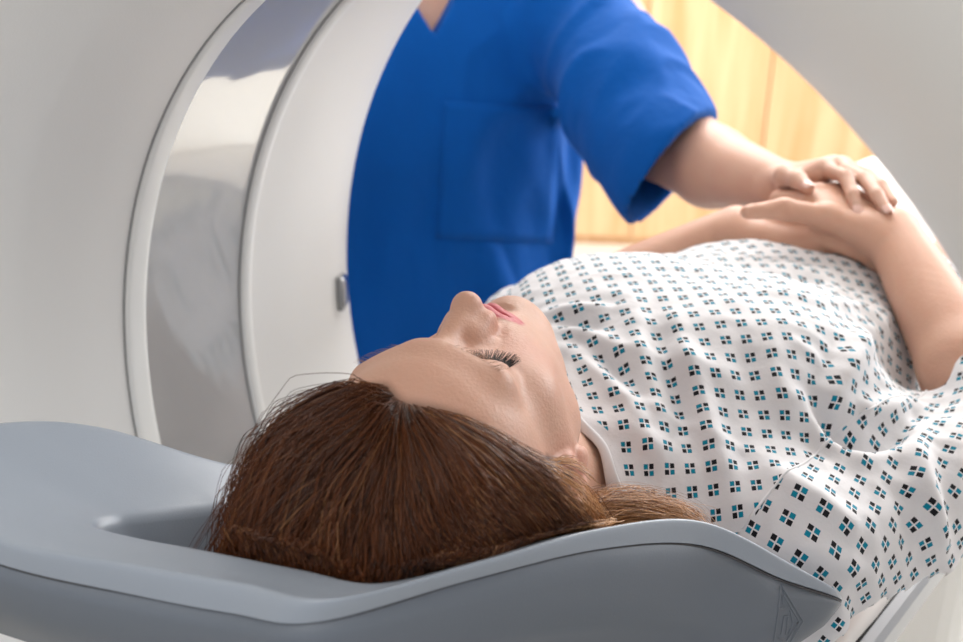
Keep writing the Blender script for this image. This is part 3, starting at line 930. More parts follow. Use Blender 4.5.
cur = P.copy(); d, g = hgrad(cur)
A_, B_, C_ = HM[:, 0], HM[:, 1], HM[:, 2]
vel = g * 0.5
PART = hg(-7.2, -0.6, 6.9)
step = length / (K_ - 1)
FLOOR = -0.075
LOBE = hg(2.0, -7.3, 0.9)
hits = np.zeros(n, int)
dead = np.zeros(n, bool); alive = np.ones((n, K_), bool)
br = bvh_of(rim_o)
hx = np.linspace(-0.50, 0.06, 141); hy = np.linspace(-0.28, 0.30, 141)
hm = np.full((141, 141), -0.12)
for i, x in enumerate(hx):
    for j, y in enumerate(hy):
        h = br.ray_cast(Vector((x, y, AX + 0.4)), Vector((0, 0, -1)))
        if h[0] is not None: hm[i, j] = h[0].z - AX


def bowl_z(P):
    a = np.clip((P[:, 0] - hx[0]) / (hx[1] - hx[0]), 0, 139.999); b = np.clip((P[:, 1] - hy[0]) / (hy[1] - hy[0]), 0, 139.999)
    i = a.astype(int); j = b.astype(int); f = a - i; g_ = b - j
    return (hm[i, j] * (1 - f) + hm[i + 1, j] * f) * (1 - g_) + (hm[i, j + 1] * (1 - f) + hm[i + 1, j + 1] * f) * g_


PB = Bl[:, :2]; PBn = np.roll(PB, -1, axis=0)
PW = PB + out[:, :2] * 0.008; PWn = np.roll(PW, -1, axis=0)
zb = Bl[:, 2]


def outside(P):
    ins = np.zeros(len(P), bool)
    for i in range(0, len(PB)):
        a, b = PW[i], PWn[i]
        cond = ((a[1] > P[:, 1]) != (b[1] > P[:, 1]))
        ins ^= cond & (P[:, 0] < (b[0] - a[0]) * (P[:, 1] - a[1]) / (b[1] - a[1] + 1e-12) + a[0])
    return ~ins


def keep_in(P, margin):
    """push points that lie below the rim back inside the bowl"""
    D = np.full(len(P), 1e9); G = np.zeros((len(P), 2)); Zr = np.zeros(len(P)); inside = np.zeros(len(P), bool)
    for i in range(0, len(PB)):
        a, b = PB[i], PBn[i]; ab = b - a
        t = np.clip(((P[:, :2] - a) @ ab) / (ab @ ab + 1e-12), 0, 1)
        c = a + t[:, None] * ab; v = P[:, :2] - c; dd = (v * v).sum(1)
        m_ = dd < D
        D[m_] = dd[m_]; G[m_] = v[m_]; Zr[m_] = zb[i]
        cond = ((a[1] > P[:, 1]) != (b[1] > P[:, 1]))
        xi = (b[0] - a[0]) * (P[:, 1] - a[1]) / (b[1] - a[1] + 1e-12) + a[0]
        inside ^= cond & (P[:, 0] < xi)
    D = np.sqrt(D)
    sd_ = np.where(inside, D, -D)
    nrm = G / (D[:, None] + 1e-9) * np.where(inside, 1, -1)[:, None]
    low_ = P[:, 2] < Zr - 0.012
    need = low_ & (sd_ < margin)
    P = P.copy()
    P[need, :2] += nrm[need] * np.minimum(margin[need] - sd_[need], 0.03)[:, None]
    return P


for k in range(1, K_):
    f = k / (K_ - 1)
    d, g = hgrad(cur)
    loc = (cur - HO) @ HM * 100
    rad_dir = cur - PART; rad_dir /= np.linalg.norm(rad_dir, axis=1, keepdims=True) + 1e-6   # away from the hairline centre
    side = np.sign(loc[:, 1])
    want = rad_dir * 0.9 + np.array([0, 0, -1.0]) * (0.35 + 0.9 * f) + (-A_) * (0.35 * (1 - f))[..., None] if False else rad_dir * 0.9 + np.array([0, 0, -1.0]) * (0.35 + 0.9 * f) - A_ * 0.35 * (1 - f)
    # hair beside the ear on the near side runs down towards the shoulder
    ear = np.clip((loc[:, 0] + 5.5) / 4.0, 0, 1) * np.clip(-loc[:, 1] / 4, 0, 1)
    want = want + ear[:, None] * (A_ * 0.45 - C_ * 1.4)
    nearside = np.clip((-q[:, 1] - 0.2) / 3.0, 0, 1)
    want = want + nearside[:, None] * (-B_ * 0.75 * (1 - 0.5 * f) + A_ * (0.55 + 0.5 * f) + np.array([0, 0, 0.25 * (1 - f)]))
    farside = np.clip((q[:, 1] + 0.8) / 3.0, 0, 1)
    want = want + farside[:, None] * (B_ * 0.45 - A_ * 0.35)
    wob = np.stack([noise3(cur, 45.0, 3.0 + i * 7) for i in range(3)], 1)
    want = want + wob * 0.24 + 0.22 * np.sin(f * 9.0 + clump * 5.0 + q[:, 1] * 0.6)[:, None] * B_ + clump[:, None] * 0.10 * B_
    want -= g * (want * g).sum(1, keepdims=True) * np.where(d < layer + 0.004, 0.9, 0.25)[:, None]
    want /= np.linalg.norm(want, axis=1, keepdims=True) + 1e-9
    vel = 0.55 * vel + 0.45 * want
    vel = vel / (np.linalg.norm(vel, axis=1, keepdims=True) + 1e-9)
    cur = cur + vel * step[:, None]
    d, g = hgrad(cur)
    lay = layer * min(1.0, 0.25 + f * 2.2) + np.where(fly, 0.005 * f, 0)
    push = np.clip(lay - d, 0, 1)
    pull = np.clip(d - lay, 0, 0.004) * (0.35 if f < 0.5 else 0.05)
    cur = cur + g * (push - pull)[:, None]
    bz = np.minimum(bowl_z(cur) + 0.002 + layer * 0.3, 0.5)
    under = cur[:, 2] < bz
    sunk = under & (bz - cur[:, 2] > 0.03)
    cur[:, 2] = np.where(under & ~sunk, bz, cur[:, 2])
    hits += under
    dead |= sunk | (hits > 2)
    free = (q[:, 0] > -6) & (cur[:, 0] > -0.13)
    c2 = keep_in(cur, 0.001 + layer * 0.0)
    moved = (np.abs(c2 - cur).sum(1) > 1e-5) & ~free
    dead |= moved
    dead |= outside(cur) & ~free & (cur[:, 0] < -0.12)
    lb = (cur - LOBE) @ HM
    dead |= (np.abs(lb[:, 0] + 0.010) < 0.024) & (lb[:, 1] < 0.012) & (lb[:, 2] > -0.014) & (np.abs(lb[:, 1]) < 0.035)
    cur = np.where(dead[:, None], paths[:, k - 1], cur)
    alive[:, k] = ~dead
    paths[:, k] = cur
shade = np.clip(0.30 + 0.15 * rng.normal(size=n) + 0.26 * clump + 0.10 * np.clip(-q[:, 1] / 4, 0, 1), 0, 1)
nearear = np.clip((q[:, 0] + 8.5) / 4.5, 0, 1) * np.clip(-q[:, 1] / 4, 0, 1)
shade = np.clip(shade + 0.50 * nearear, 0, 1)
rr = np.linspace(1.0, 0.45, K_)[None] * (0.00018 + 0.00010 * rng.rand(n))[:, None]
rr = np.where(fly[:, None], rr * 0.4, rr) * np.where(alive, 1, 0.02)
# the lock behind the ear, lying along the inside of the near rim
NL = 1500
base_l = np.array([hg(0.3, -6.4, -4.2), hg(2.0, -6.9, -4.4), at(598, 503, d=.800), at(640, 497, d=.805), at(682, 508, d=.80), at(712, 532, d=.795)])
sprd = np.array([0.6, 0.7, 1.0, 1.0, 0.9, 0.8])[:, None] * 0.0075
lk = np.zeros((NL, K_, 3)); lsh = np.zeros(NL)
for i in range(NL):
    o1 = rng.normal(size=3) * np.array([0.8, 0.8, 0.7]); o2 = rng.normal(size=3)
    pts = base_l + sprd * (o1 + 0.35 * rng.normal(size=(6, 3))) - np.array([0, 0, 0.010])
    L_ = rng.uniform(0.7, 1.0)
    lk[i] = smooth_curve(pts, 60)[(np.linspace(0, 59 * L_, K_)).astype(int)]
    lsh[i] = np.clip(0.78 + 0.2 * rng.normal(), 0.2, 1)
dl, gl = hgrad(lk.reshape(-1, 3))
lk = (lk.reshape(-1, 3) + gl * np.clip(0.003 - dl, 0, 1)[:, None]).reshape(NL, K_, 3)
paths = np.concatenate([paths, lk]); shade = np.concatenate([shade, lsh])
rr = np.concatenate([rr, np.linspace(1, 0.4, K_)[None] * (0.0002 + 0.0001 * rng.rand(NL))[:, None]])
Vt, Ft = tubes(paths, rr, 3)
hair = mesh_obj('hair', Vt, Ft, M['hair'], pt, True, attrs={'shade': np.repeat(shade, K_ * 3)})

# ------------------------------------------------------------------ the gown: a flat T of cloth let fall over the body
hs = 0.0088
us = np.arange(-0.165, 0.68, hs); ws = np.arange(-0.3784, 0.37841, hs)
NU, NW = len(us), len(ws)
U, W_ = np.meshgrid(us, ws, indexing='ij')
aw = np.abs(W_)
xmin = np.where(aw < 0.115, -0.078 - 0.077 * (aw / 0.115) ** 1.6, -0.155)
xmin = np.where(aw > 0.16, -0.155 + np.clip(aw - 0.16, 0, 0.09) * 0.28 + (aw - 0.25) * 0.12, xmin)
xmax = np.where(aw < 0.200, 0.68, 0.315)
xmin = np.where((W_ < 0) & (aw < 0.16), xmin + 0.018 * np.clip(aw / 0.06, 0, 1), xmin)
xmin = np.where(W_ > 0.10, np.maximum(xmin, -0.085 - 0.3 * np.clip(0.16 - W_, 0, 1)), xmin)
hemw = 0.280 + 0.092 * np.clip((U + 0.06) / 0.22, 0, 1)
valid = (aw < hemw) & (U >= xmin) & (U <= xmax)
valid &= ~((np.abs(aw - 0.202) < hs * 0.55) & (U > 0.25))            # the side seam ends at the armpit: sleeve and body part there
rng = np.random.RandomState(5)
CX, CY = 0.965, 0.925                                              # more cloth than room: it gathers in folds
X = np.stack([(U + 0.155) * CX - 0.155, W_ * CY, np.zeros_like(U)], -1)
CB = Shape(); CB.ops = [o for o in S.ops]
# collision body: torso, shoulders, upper arms, jaw and neck only
CBs = Shape()
CBs.cone(hg(2, 0, -3.2), (-0.055, 0.0, -0.030), 0.052, 0.058, 0.02)
CBs.cone(hg(6.0, 0, 1.0), hg(9.6, 0, 6.0), 0.045, 0.03, 0.01)
CBs.cone((-0.055, -0.03, -0.03), (0.0, -0.16, -0.045), 0.045, 0.052, 0.03)
CBs.cone((-0.055, 0.03, -0.03), (0.0, 0.17, -0.045), 0.045, 0.052, 0.03)
CBs.ell((0.10, 0.0, -0.02), (0.19, 0.175, 0.095), 0.04)
CBs.ell((0.15, -0.075, 0.030), (0.09, 0.085, 0.048), 0.06)
CBs.ell((0.15, 0.085, 0.030), (0.09, 0.085, 0.048), 0.06)
CBs.ell((0.35, 0.0, -0.02), (0.20, 0.165, 0.092), 0.06)
CBs.ell((0.58, 0.0, -0.04), (0.17, 0.185, 0.085), 0.06)
CBs.cone(REL, REL + (RWR - REL) * 0.22, 0.041, 0.041, 0.02); CBs.cone(LEL, LEL + (LWR - LEL) * 0.22, 0.041, 0.041, 0.02)
CBs.cone(RSH, REL, 0.048, 0.042, 0.03); CBs.cone(LSH, LEL, 0.048, 0.042, 0.03)
FA = Shape()
FA.cone(REL, REL + (RWR - REL) * 0.35, 0.040, 0.041, 0.015); FA.cone(REL + (RWR - REL) * 0.35, RWR, 0.041, 0.0265, 0.01)
FA.cone(LEL, LEL + (LWR - LEL) * 0.35, 0.040, 0.040, 0.015); FA.cone(LEL + (LWR - LEL) * 0.35, LWR, 0.040, 0.0265, 0.01)
FA.cone(RWR, RKN, 0.025, 0.025, 0.01); FA.cone(LWR, LWR + np.array([0, -0.09, 0]), 0.022, 0.022, 0.01)
under_arm = valid & (aw < 0.198) & (U > 0.25)
holder_bvh = None


zt = np.full(U.shape, -0.129)
for zz in np.arange(-0.125, 0.2, 0.005):
    Pz = X.copy(); Pz[..., 2] = zz
    zt = np.where(CBs(Pz) < 0.004, zz + 0.005, zt)
X[..., 2] = zt + 0.010 + 0.012 * np.clip(0.6 + noise3(np.stack([U * 17.0 + W_ * 3.5, W_ * 5.0 - U * 2.0, 0 * U], -1), 1.0), 0, 2) + rng.normal(0, 0.0005, U.shape)


def families():
    fam = []
    for (di, dj, stiff) in ((1, 0, 1.0), (0, 1, 1.0), (1, 1, 0.35), (1, -1, 0.35), (2, 0, 0.06), (0, 2, 0.06)):
        L0 = hs * math.hypot(di, dj)
        i0 = np.arange(0, NU - di); j0 = np.arange(max(0, -dj), NW - max(0, dj))
        Ig, Jg = np.meshgrid(i0, j0, indexing='ij')
        ok = valid[Ig, Jg] & valid[Ig + di, Jg + dj]
        Ig, Jg = Ig[ok], Jg[ok]
        key = ((Ig // max(di, 1)) if di else (Jg // max(abs(dj), 1))) % 2
        for c in (0, 1):
            mk_ = key == c
            fam.append((Ig[mk_] * NW + Jg[mk_], (Ig[mk_] + di) * NW + Jg[mk_] + dj, L0, stiff, di + abs(dj) > 2 or (di == 2 or abs(dj) == 2)))
    return fam


FAM = families()
pos = X.reshape(-1, 3).copy(); prev = pos.copy()
vid = np.nonzero(valid.ravel())[0]
ua = np.nonzero(under_arm.ravel())[0]
THK = 0.0035


def collide(pos):
    P = pos[vid]
    d = CBs(P)
    hit = d < THK
    if hit.any():
        Q = P[hit]; e = 0.001; dq = d[hit]
        g = np.stack([CBs(Q + np.eye(3)[i] * e) - dq for i in range(3)], -1) / e
        g /= np.linalg.norm(g, axis=-1, keepdims=True) + 1e-9
        P[hit] = Q + g * (THK - dq)[:, None]
    # couch
    on = (np.abs(P[:, 1]) < 0.232) & (P[:, 2] < -0.132) & (P[:, 2] > -0.2)
    P[on, 2] = -0.132
    hit2 = hit | on
    pos[vid] = P
    A = pos[ua]; fa = FA(A); h = fa < 0.004
    A[h, 2] -= np.minimum(0.004 - fa[h], 0.006)
    pos[ua] = A
    return hit2


NSTEP = 150
dt = 1 / 60
for stp in range(NSTEP):
    vel = (pos - prev) * 0.965
    prev = pos.copy(); p0s = pos.copy()
    pos = pos + vel
    pos[:, 2] -= 9.8 * dt * dt * 0.30
    for it in range(7):
        for a, b, L0, st, bend in FAM:
            dlt = pos[b] - pos[a]; ln = np.sqrt((dlt * dlt).sum(1)) + 1e-9
            if bend: cor = np.where(ln < L0, (ln - L0) / ln, 0.0)
            else: cor = (ln - L0) / ln
            c = dlt * (cor * 0.5 * st)[:, None]
            pos[a] += c; pos[b] -= c
    h = collide(pos)
    fr = vid[h]
    mv = pos[fr] - p0s[fr]; ml = np.linalg.norm(mv, axis=1, keepdims=True)
    pos[fr] = p0s[fr] + mv * np.clip((ml - 0.0014) / (ml + 1e-9), 0, 1) * 0.5
    prev[fr] = pos[fr]                                              # the cloth clings where it lies
X = pos.reshape(NU, NW, 3)
for _ in range(2):                                                 # take the grain of the grid off the folds
    Y = X.copy(); cnt = np.ones((NU, NW, 1))
    for ax, sg in ((0, 1), (0, -1), (1, 1), (1, -1)):
        R_ = np.roll(X, sg, axis=ax); v = np.roll(valid, sg, axis=ax).copy()
        if ax == 0: v[0 if sg == 1 else -1] = False
        else: v[:, 0 if sg == 1 else -1] = False
        Y += R_ * v[..., None] * 0.5; cnt += v[..., None] * 0.5
    X = Y / cnt
# finer grid for the folds


def cast_b(bvh, px, py):
    h = bvh.ray_cast(Vector(CAMP), Vector(unit(ray(px, py))))
    return None if h[0] is None else np.array(h[0])


def fine(A):
    B = np.zeros((2 * A.shape[0] - 1, 2 * A.shape[1] - 1) + A.shape[2:])
    B[::2, ::2] = A; B[1::2, ::2] = (A[1:] + A[:-1]) / 2; B[:, 1::2] = (B[:, 2::2] + B[:, :-1:2]) / 2
    return B


vf = valid.astype(float)
Xm = np.where(valid[..., None], X, 0)
X = fine(Xm); wv = fine(vf)
valid = wv > 0.999
X = np.where(valid[..., None], X, 0)
us = np.linspace(us[0], us[-1], 2 * NU - 1); ws = np.linspace(ws[0], ws[-1], 2 * NW - 1); hs = hs / 2
NU, NW = len(us), len(ws); U, W_ = np.meshgrid(us, ws, indexing='ij'); aw = np.abs(W_)
# soft directional folds of the thin cotton
du = np.gradient(X, axis=0); dw = np.gradient(X, axis=1)
NRM = np.cross(du, dw); NRM /= np.linalg.norm(NRM, axis=2, keepdims=True) + 1e-9
NRM = np.where(NRM[..., 2:] < 0, -NRM, NRM) if False else NRM
q1 = U * 0.8 + W_ * 0.62; q2 = W_ * 0.8 - U * 0.62
qv = np.nonzero((valid[:-1, :-1] & valid[1:, :-1] & valid[:-1, 1:] & valid[1:, 1:]).ravel())[0]
ii, jj = np.unravel_index(qv, (NU - 1, NW - 1))
bgn = BVHTree.FromPolygons([Vector(v) for v in X.reshape(-1, 3)], [(int(a * NW + b), int((a + 1) * NW + b), int((a + 1) * NW + b + 1), int(a * NW + b + 1)) for a, b in zip(ii, jj)])
FOLDS = [  # seen course of each fold, height (m), half width (m)
    ([(672, 322), (684, 361), (699, 398), (715, 450), (733, 505)], 0.0085, 0.010),
    ([(654, 318), (662, 355), (680, 405), (690, 455)], -0.0075, 0.011),
    ([(632, 300), (640, 345), (655, 400), (662, 450)], 0.006, 0.011),
    ([(570, 352), (603, 380), (630, 408), (650, 440)], 0.007, 0.008),
    ([(585, 345), (615, 368), (645, 395)], -0.006, 0.008),
    ([(556, 331), (590, 340), (622, 352)], 0.006, 0.007),
    ([(545, 315), (580, 312), (620, 312)], 0.006, 0.008),
    ([(548, 326), (580, 326), (612, 332)], -0.005, 0.007),
    ([(600, 400), (640, 440), (670, 480)], 0.005, 0.009),
    ([(740, 290), (795, 300), (853, 312), (880, 330)], 0.008, 0.012),
    ([(700, 262), (780, 276), (860, 288)], -0.007, 0.012),
    ([(690, 248), (745, 240), (860, 247)], 0.010, 0.012),
    ([(880, 316), (856, 351), (833, 392), (826, 408)], 0.010, 0.011),
    ([(846, 330), (826, 365), (812, 402)], -0.006, 0.010),
    ([(812, 392), (820, 412), (838, 436), (862, 446), (896, 438), (915, 418)], -0.012, 0.009),
    ([(800, 400), (808, 424), (830, 452), (862, 462), (905, 450)], 0.008, 0.009),
    ([(848, 408), (870, 412), (912, 404)], 0.010, 0.010),
    ([(914, 425), (922, 472), (932, 520), (940, 570)], 0.009, 0.009),
    ([(900, 470), (905, 520), (912, 565)], -0.006, 0.010),
    ([(940, 430), (948, 480), (955, 540)], -0.006, 0.009),
    ([(760, 470), (815, 500), (870, 545)], 0.005, 0.009),
    ([(775, 540), (830, 560), (880, 580)], 0.005, 0.008),
    ([(735, 330), (748, 385), (762, 440)], -0.004, 0.012),
    ([(770, 350), (785, 400), (790, 440)], 0.004, 0.010),
]
disp = np.zeros((NU, NW)); Xf = X.reshape(-1, 3)
for pl, hgt, wid in FOLDS:
    q_ = smooth_curve(np.array(pl, float), 40)
    pts = [cast_b(bgn, *p) for p in q_]
    pts = np.array([p for p in pts if p is not None])
    if len(pts) < 4: continue
    D2 = np.full(NU * NW, 1e9); T_ = np.zeros(NU * NW)
    for k, p in enumerate(pts):
        d2 = ((Xf - p) ** 2).sum(1); m_ = d2 < D2
        D2[m_] = d2[m_]; T_[m_] = k / (len(pts) - 1)
    fade = np.clip(np.sin(np.pi * np.clip(T_, 0.10, 0.90)) * 1.3, 0, 1)
    disp += (hgt * fade * np.exp(-D2 / (wid * wid))).reshape(NU, NW)
f1 = 1 - np.abs(noise3(np.stack([U * 17.0 + W_ * 6.0, W_ * 5.5 - U * 2.0, 0 * U], -1), 1.0, 3.3)) * 2.2
wx = noise3(np.stack([U * 14, W_ * 14, 0 * U], -1), 1.0, 5.5) * 0.5
f2 = 1 - np.abs(noise3(np.stack([U * 46.0 + W_ * 14 + wx * 2, W_ * 16.0 - U * 8 + wx, 0 * U], -1), 1.0, 9.1)) * 2.2
f3 = 1 - np.abs(noise3(np.stack([U * 38.0 - W_ * 60, W_ * 26.0 + U * 20 + wx * 2, 0 * U], -1), 1.0, 1.7)) * 2.2
X = X + NRM * (disp + 0.0032 * np.clip(f1, -0.3, 1) + 0.0014 * np.clip(f2, -0.3, 1) + 0.0012 * np.clip(f3, -0.3, 1))[..., None]
quad = valid[:-1, :-1] & valid[1:, :-1] & valid[:-1, 1:] & valid[1:, 1:]
qi, qj = np.nonzero(quad)
used = np.zeros((NU, NW), bool)
for a in (0, 1):
    for b in (0, 1): used[qi + a, qj + b] = True
vidx = np.full((NU, NW), -1); vidx[used] = np.arange(used.sum())
Fq = np.stack([vidx[qi, qj], vidx[qi + 1, qj], vidx[qi + 1, qj + 1], vidx[qi, qj + 1]], 1)
gown = mesh_obj('hospital_gown', X[used], Fq, M['gown'], pt)
me = gown.data
ul = me.uv_layers.new(name='uv')
RAG = lambda u, w: np.abs(w) > 0.160 + 0.10 * np.clip(u + 0.13, 0, 1)
ca, sa = math.cos(math.radians(47)), math.sin(math.radians(47))
buf = np.zeros((len(Fq), 4, 2), np.float32)
fc_u = us[qi] + hs / 2; fc_w = ws[qj] + hs / 2
slv = RAG(fc_u, fc_w)
for k, (a, b) in enumerate(((0, 0), (1, 0), (1, 1), (0, 1))):
    u = us[qi + a]; v = ws[qj + b]
    buf[:, k, 0] = np.where(slv, (u * 1.02 + 0.003 + v * 0.12) * 1.12, (u * ca - v * sa) * 1.2)
    buf[:, k, 1] = np.where(slv, (v + 0.004 - u * 0.12) * 1.12, (u * sa + v * ca) * 1.2)
umin = np.array([us[np.argmax(valid[:, j])] if valid[:, j].any() else 9 for j in range(NW)])
band = (fc_u - umin[qj]) < 0.019
band &= np.abs(fc_w) < 0.13
buf[band] = 0.0
ul.data.foreach_set('uv', buf.ravel())
sd = gown.modifiers.new('thickness', 'SOLIDIFY'); sd.thickness = 0.0012; sd.offset = 0
ss_ = gown.modifiers.new('smooth', 'SUBSURF'); ss_.levels = 1; ss_.render_levels = 1
# seam between body and sleeve
for s in (-1, 1):
    pts = []
    for i, u in enumerate(us):
        if u < -0.12 or u > 0.25: continue
        w0 = s * (0.160 + 0.10 * max(0, u + 0.13)); j = (w0 - ws[0]) / hs; j0 = int(j); f = j - j0
        pts.append(X[i, j0] * (1 - f) + X[i, j0 + 1] * f + np.array([0, 0, 0.0004]))
    Vt, Ft = tubes(np.array(pts)[None], 0.0011, 6)
    mesh_obj('seam', Vt, Ft, M['hem'], gown)

# white binding round the neck
row = []
for j in range(NW):
    if abs(ws[j]) > 0.125 or not valid[:, j].any(): continue
    i0 = int(np.argmax(valid[:, j]))
    if i0 + 3 >= NW: continue
    row.append([X[i0 + k, j] + NRM[i0 + k, j] * (0.0016 if k else 0.0012) for k in range(3)])
Wt = 3
row = np.array(row)
for _ in range(3): row[1:-1] = (row[:-2] + 2 * row[1:-1] + row[2:]) / 4
cb = mesh_obj('neck_binding', row.reshape(-1, 3), grid_faces(len(row), Wt), M['hem'], gown)
md = cb.modifiers.new('thickness', 'SOLIDIFY'); md.thickness = 0.0016; md.offset = 0
md = cb.modifiers.new('smooth', 'SUBSURF'); md.levels = 1; md.render_levels = 1

# white blanket over the legs
bx = np.linspace(0.60, 1.52, 120); by = np.linspace(-0.30, 0.30, 90)
Xg, Yg = np.meshgrid(bx, by, indexing='ij')
Zg = np.full(Xg.shape, -0.138)
for zz in np.arange(-0.13, 0.14, 0.006):
    ins = S(np.stack([Xg, Yg, np.full(Xg.shape, zz)], -1)) < 0.014
    Zg = np.where(ins, zz, Zg)
Zd = np.max(np.stack([np.pad(Zg, ((0, 0), (9, 9)), constant_values=-0.138)[:, k:k + 90] for k in range(19)]), axis=0)
Zg = np.where(np.abs(Yg) < 0.09, np.maximum(Zg, Zd), Zg)
Zg = np.where(Xg < 0.66, np.minimum(Zg, 0.02), Zg)
for _ in range(40):
    Zp = np.pad(Zg, 1, mode='edge')
    Zs = (Zp[:-2, 1:-1] + Zp[2:, 1:-1] + Zp[1:-1, :-2] + Zp[1:-1, 2:]) / 4
    Zg = np.maximum(Zs, Zg - 0.0006)
Zg += 0.010 + 0.006 * noise3(np.stack([Xg, Yg * 1.5, 0 * Xg], -1), 13.0)
hang = np.clip((np.abs(Yg) - 0.235) / 0.065, 0, 1)
Yg2 = np.where(hang > 0, np.sign(Yg) * (0.238 + 0.012 * hang), Yg)
Zg = Zg - 0.13 * hang
bl = mesh_obj('blanket', np.stack([Xg, Yg2, Zg], -1).reshape(-1, 3), grid_faces(120, 90), M['sheet'])
md = bl.modifiers.new('thickness', 'SOLIDIFY'); md.thickness = 0.004; md.offset = 1
tag(bl, 'white blanket over the legs beyond the folded hands', 'blanket')

# ------------------------------------------------------------------ the standing person in blue
FS = unit([-0.62, -0.78, 0]); LS = np.array([-FS[1], FS[0], 0]) * 1.0    # facing, and the wearer's left
if LS @ RT < 0: LS = -LS
ST = at(414, 130, d=1.74); ST[2] = 0
sp_ = lambda l, f, z: ST + LS * l + FS * f + np.array([0, 0, z])
RS = np.stack([LS, FS, [0, 0, 1.0]], 1)
st = thing('person', 'standing person in a blue short-sleeved scrub top reaching over to the lying person', 'person', (ST[0], ST[1], ZF))
B2 = Shape()
B2.ell(sp_(0, 0, 0.14), (0.175, 0.105, 0.22), 0.05, RS)
B2.ell(sp_(0, 0, -0.15), (0.155, 0.10, 0.2), 0.06, RS)
B2.ell(sp_(0, -0.01, -0.30), (0.18, 0.115, 0.14), 0.05, RS)
B2.cone(sp_(-0.15, -0.01, 0.28), sp_(0.15, -0.01, 0.28), 0.06, 0.06, 0.05)
B2.cone(sp_(0, -0.01, 0.30), sp_(0, 0.03, 0.45), 0.056, 0.052, 0.03)
FH = unit(FS * 0.9 + np.array([0, 0, -0.42])); DH = unit(-np.array([0, 0, 1.0]) + FH * np.dot(FH, [0, 0, 1.0])); LH = np.cross(FH, DH) * 1.0
if LH @ LS < 0: LH = -LH
RHd = np.stack([DH, LH, FH], 1); OH = sp_(0, 0.055, 0.535)
G2 = build_head(B2, OH, RHd, 1.0)
for s in (-1, 1):
    B2.chain([sp_(s * 0.09, -0.01, -0.34), sp_(s * 0.095, 0.0, -0.58), sp_(s * 0.10, -0.01, -0.94)], [0.085, 0.06, 0.045], 0.03)
    B2.cone(sp_(s * 0.10, -0.03, -0.975), sp_(s * 0.105, 0.13, -0.985), 0.036, 0.03, 0.02)
SHL = at(592, 5, d=1.62); ELB = at(664, 138, d=1.52); MID = at(712, 167, d=1.43); WRS = at(776, 184, d=1.325)
B2.chain([SHL, ELB], [0.060, 0.054], 0.03); B2.chain([ELB, MID, WRS], [0.054, 0.048, 0.0285], 0.012)
KNS = at(832, 166, d=1.265)
hsc = np.linalg.norm(KNS - WRS) / 0.09
s_tips, s_Z = build_hand(B2, WRS, KNS - WRS, np.array([-0.15, 0.05, 1.0]), -1, [(30, 35, 20), (32, 35, 20), (34, 36, 22), (38, 38, 24)], (4, 1, -4, -9),
                         sc=max(0.8, min(1.0, hsc)),
                         world={0: [at(823, 168, d=1.255), at(846, 177, d=1.222), at(853, 195, d=1.200), at(857, 211, d=1.189)],
                                1: [at(836, 166, d=1.265), at(864, 179, d=1.222), at(877, 195, d=1.190), at(887, 211, d=1.172)],
                                2: [at(844, 166, d=1.282), at(868, 175, d=1.245), at(882, 186, d=1.215), at(893, 202, d=1.190)],
                                3: [at(844, 168, d=1.300), at(860, 172, d=1.280), at(872, 180, d=1.260), at(880, 190, d=1.250)],
                                't': [at(780, 180, d=1.30), at(785, 176, d=1.260), at(798, 180, d=1.235), at(808, 188, d=1.215)]})
SHR = sp_(-0.19, -0.01, 0.27); ELR = sp_(-0.265, -0.01, 0.0); WRR = sp_(-0.275, 0.06, -0.23)
B2.chain([SHR, ELR, WRR], [0.056, 0.044, 0.027], 0.02)
build_hand(B2, WRR, np.array([0, 0, -1.0]) + FS * 0.2, -LS, 1, [(20, 25, 15)] * 4)
x0, y0 = ST[0], ST[1]
gx = axis_steps([(x0 - 0.36, 0.38, 0.008), (0.38, 0.56, 0.0024), (0.56, x0 + 0.40, 0.006)])
gy = axis_steps([(-0.12, 0.14, 0.0024), (0.14, 0.46, 0.006), (0.46, y0 + 0.36, 0.005)])
gz = axis_steps([(ZF, -0.42, 0.014), (-0.42, 0.04, 0.008), (0.04, 0.18, 0.0024), (0.18, 0.42, 0.006), (0.42, 0.72, 0.004)])
V, F = surface(B2, gx, gy, gz)
V = relax(V, F, 2)
V[:, 2] = np.maximum(V[:, 2], ZF + 0.001)
mesh_obj('body', V, F, M['skin2'], st, True, attrs=head_masks(V, OH, RHd))
for k in (0, 1, 4):
    nail('fingernail', s_tips[k][0], s_tips[k][1], np.array([-0.55, -0.35, 0.75]) if k != 4 else np.array([-0.4, -0.1, 1.0]), 0.0058 if k != 4 else 0.0070, M['nail'], st)


class Cloth:
    """loose top: column for the trunk, two open sleeves, a V at the neck, folds"""

    def __init__(self, fn, c, r): self.ops = [(fn, 0.03, False, np.asarray(c, float), r)]

    def __call__(self, P, ops=None): return self.ops[0][0](P)


def sminf(a, b, k):
    h = np.clip(0.5 + 0.5 * (b - a) / k, 0, 1)
    return b * (1 - h) + a * h - k * h * (1 - h)


def seg(P, a, b, ra, rb, ext=False):
    ab = b - a; t = ((P - a) @ ab) / (ab @ ab)
    tc = t if ext else np.clip(t, 0, 1)
    d = P - a - tc[..., None] * ab
    return np.sqrt((d * d).sum(-1)) - (ra + (rb - ra) * np.clip(t, 0, 1.2)), t


SLA = at(580, 18, d=1.63); SLB = at(669, 171, d=1.455)
hn = unit((at(760, 262, d=1.40) - SLB) * 1.0 + RT * 0.05)
SRA = SHR; SRB = sp_(-0.25, 0.0, 0.05); hnr = unit(SRB - SRA)


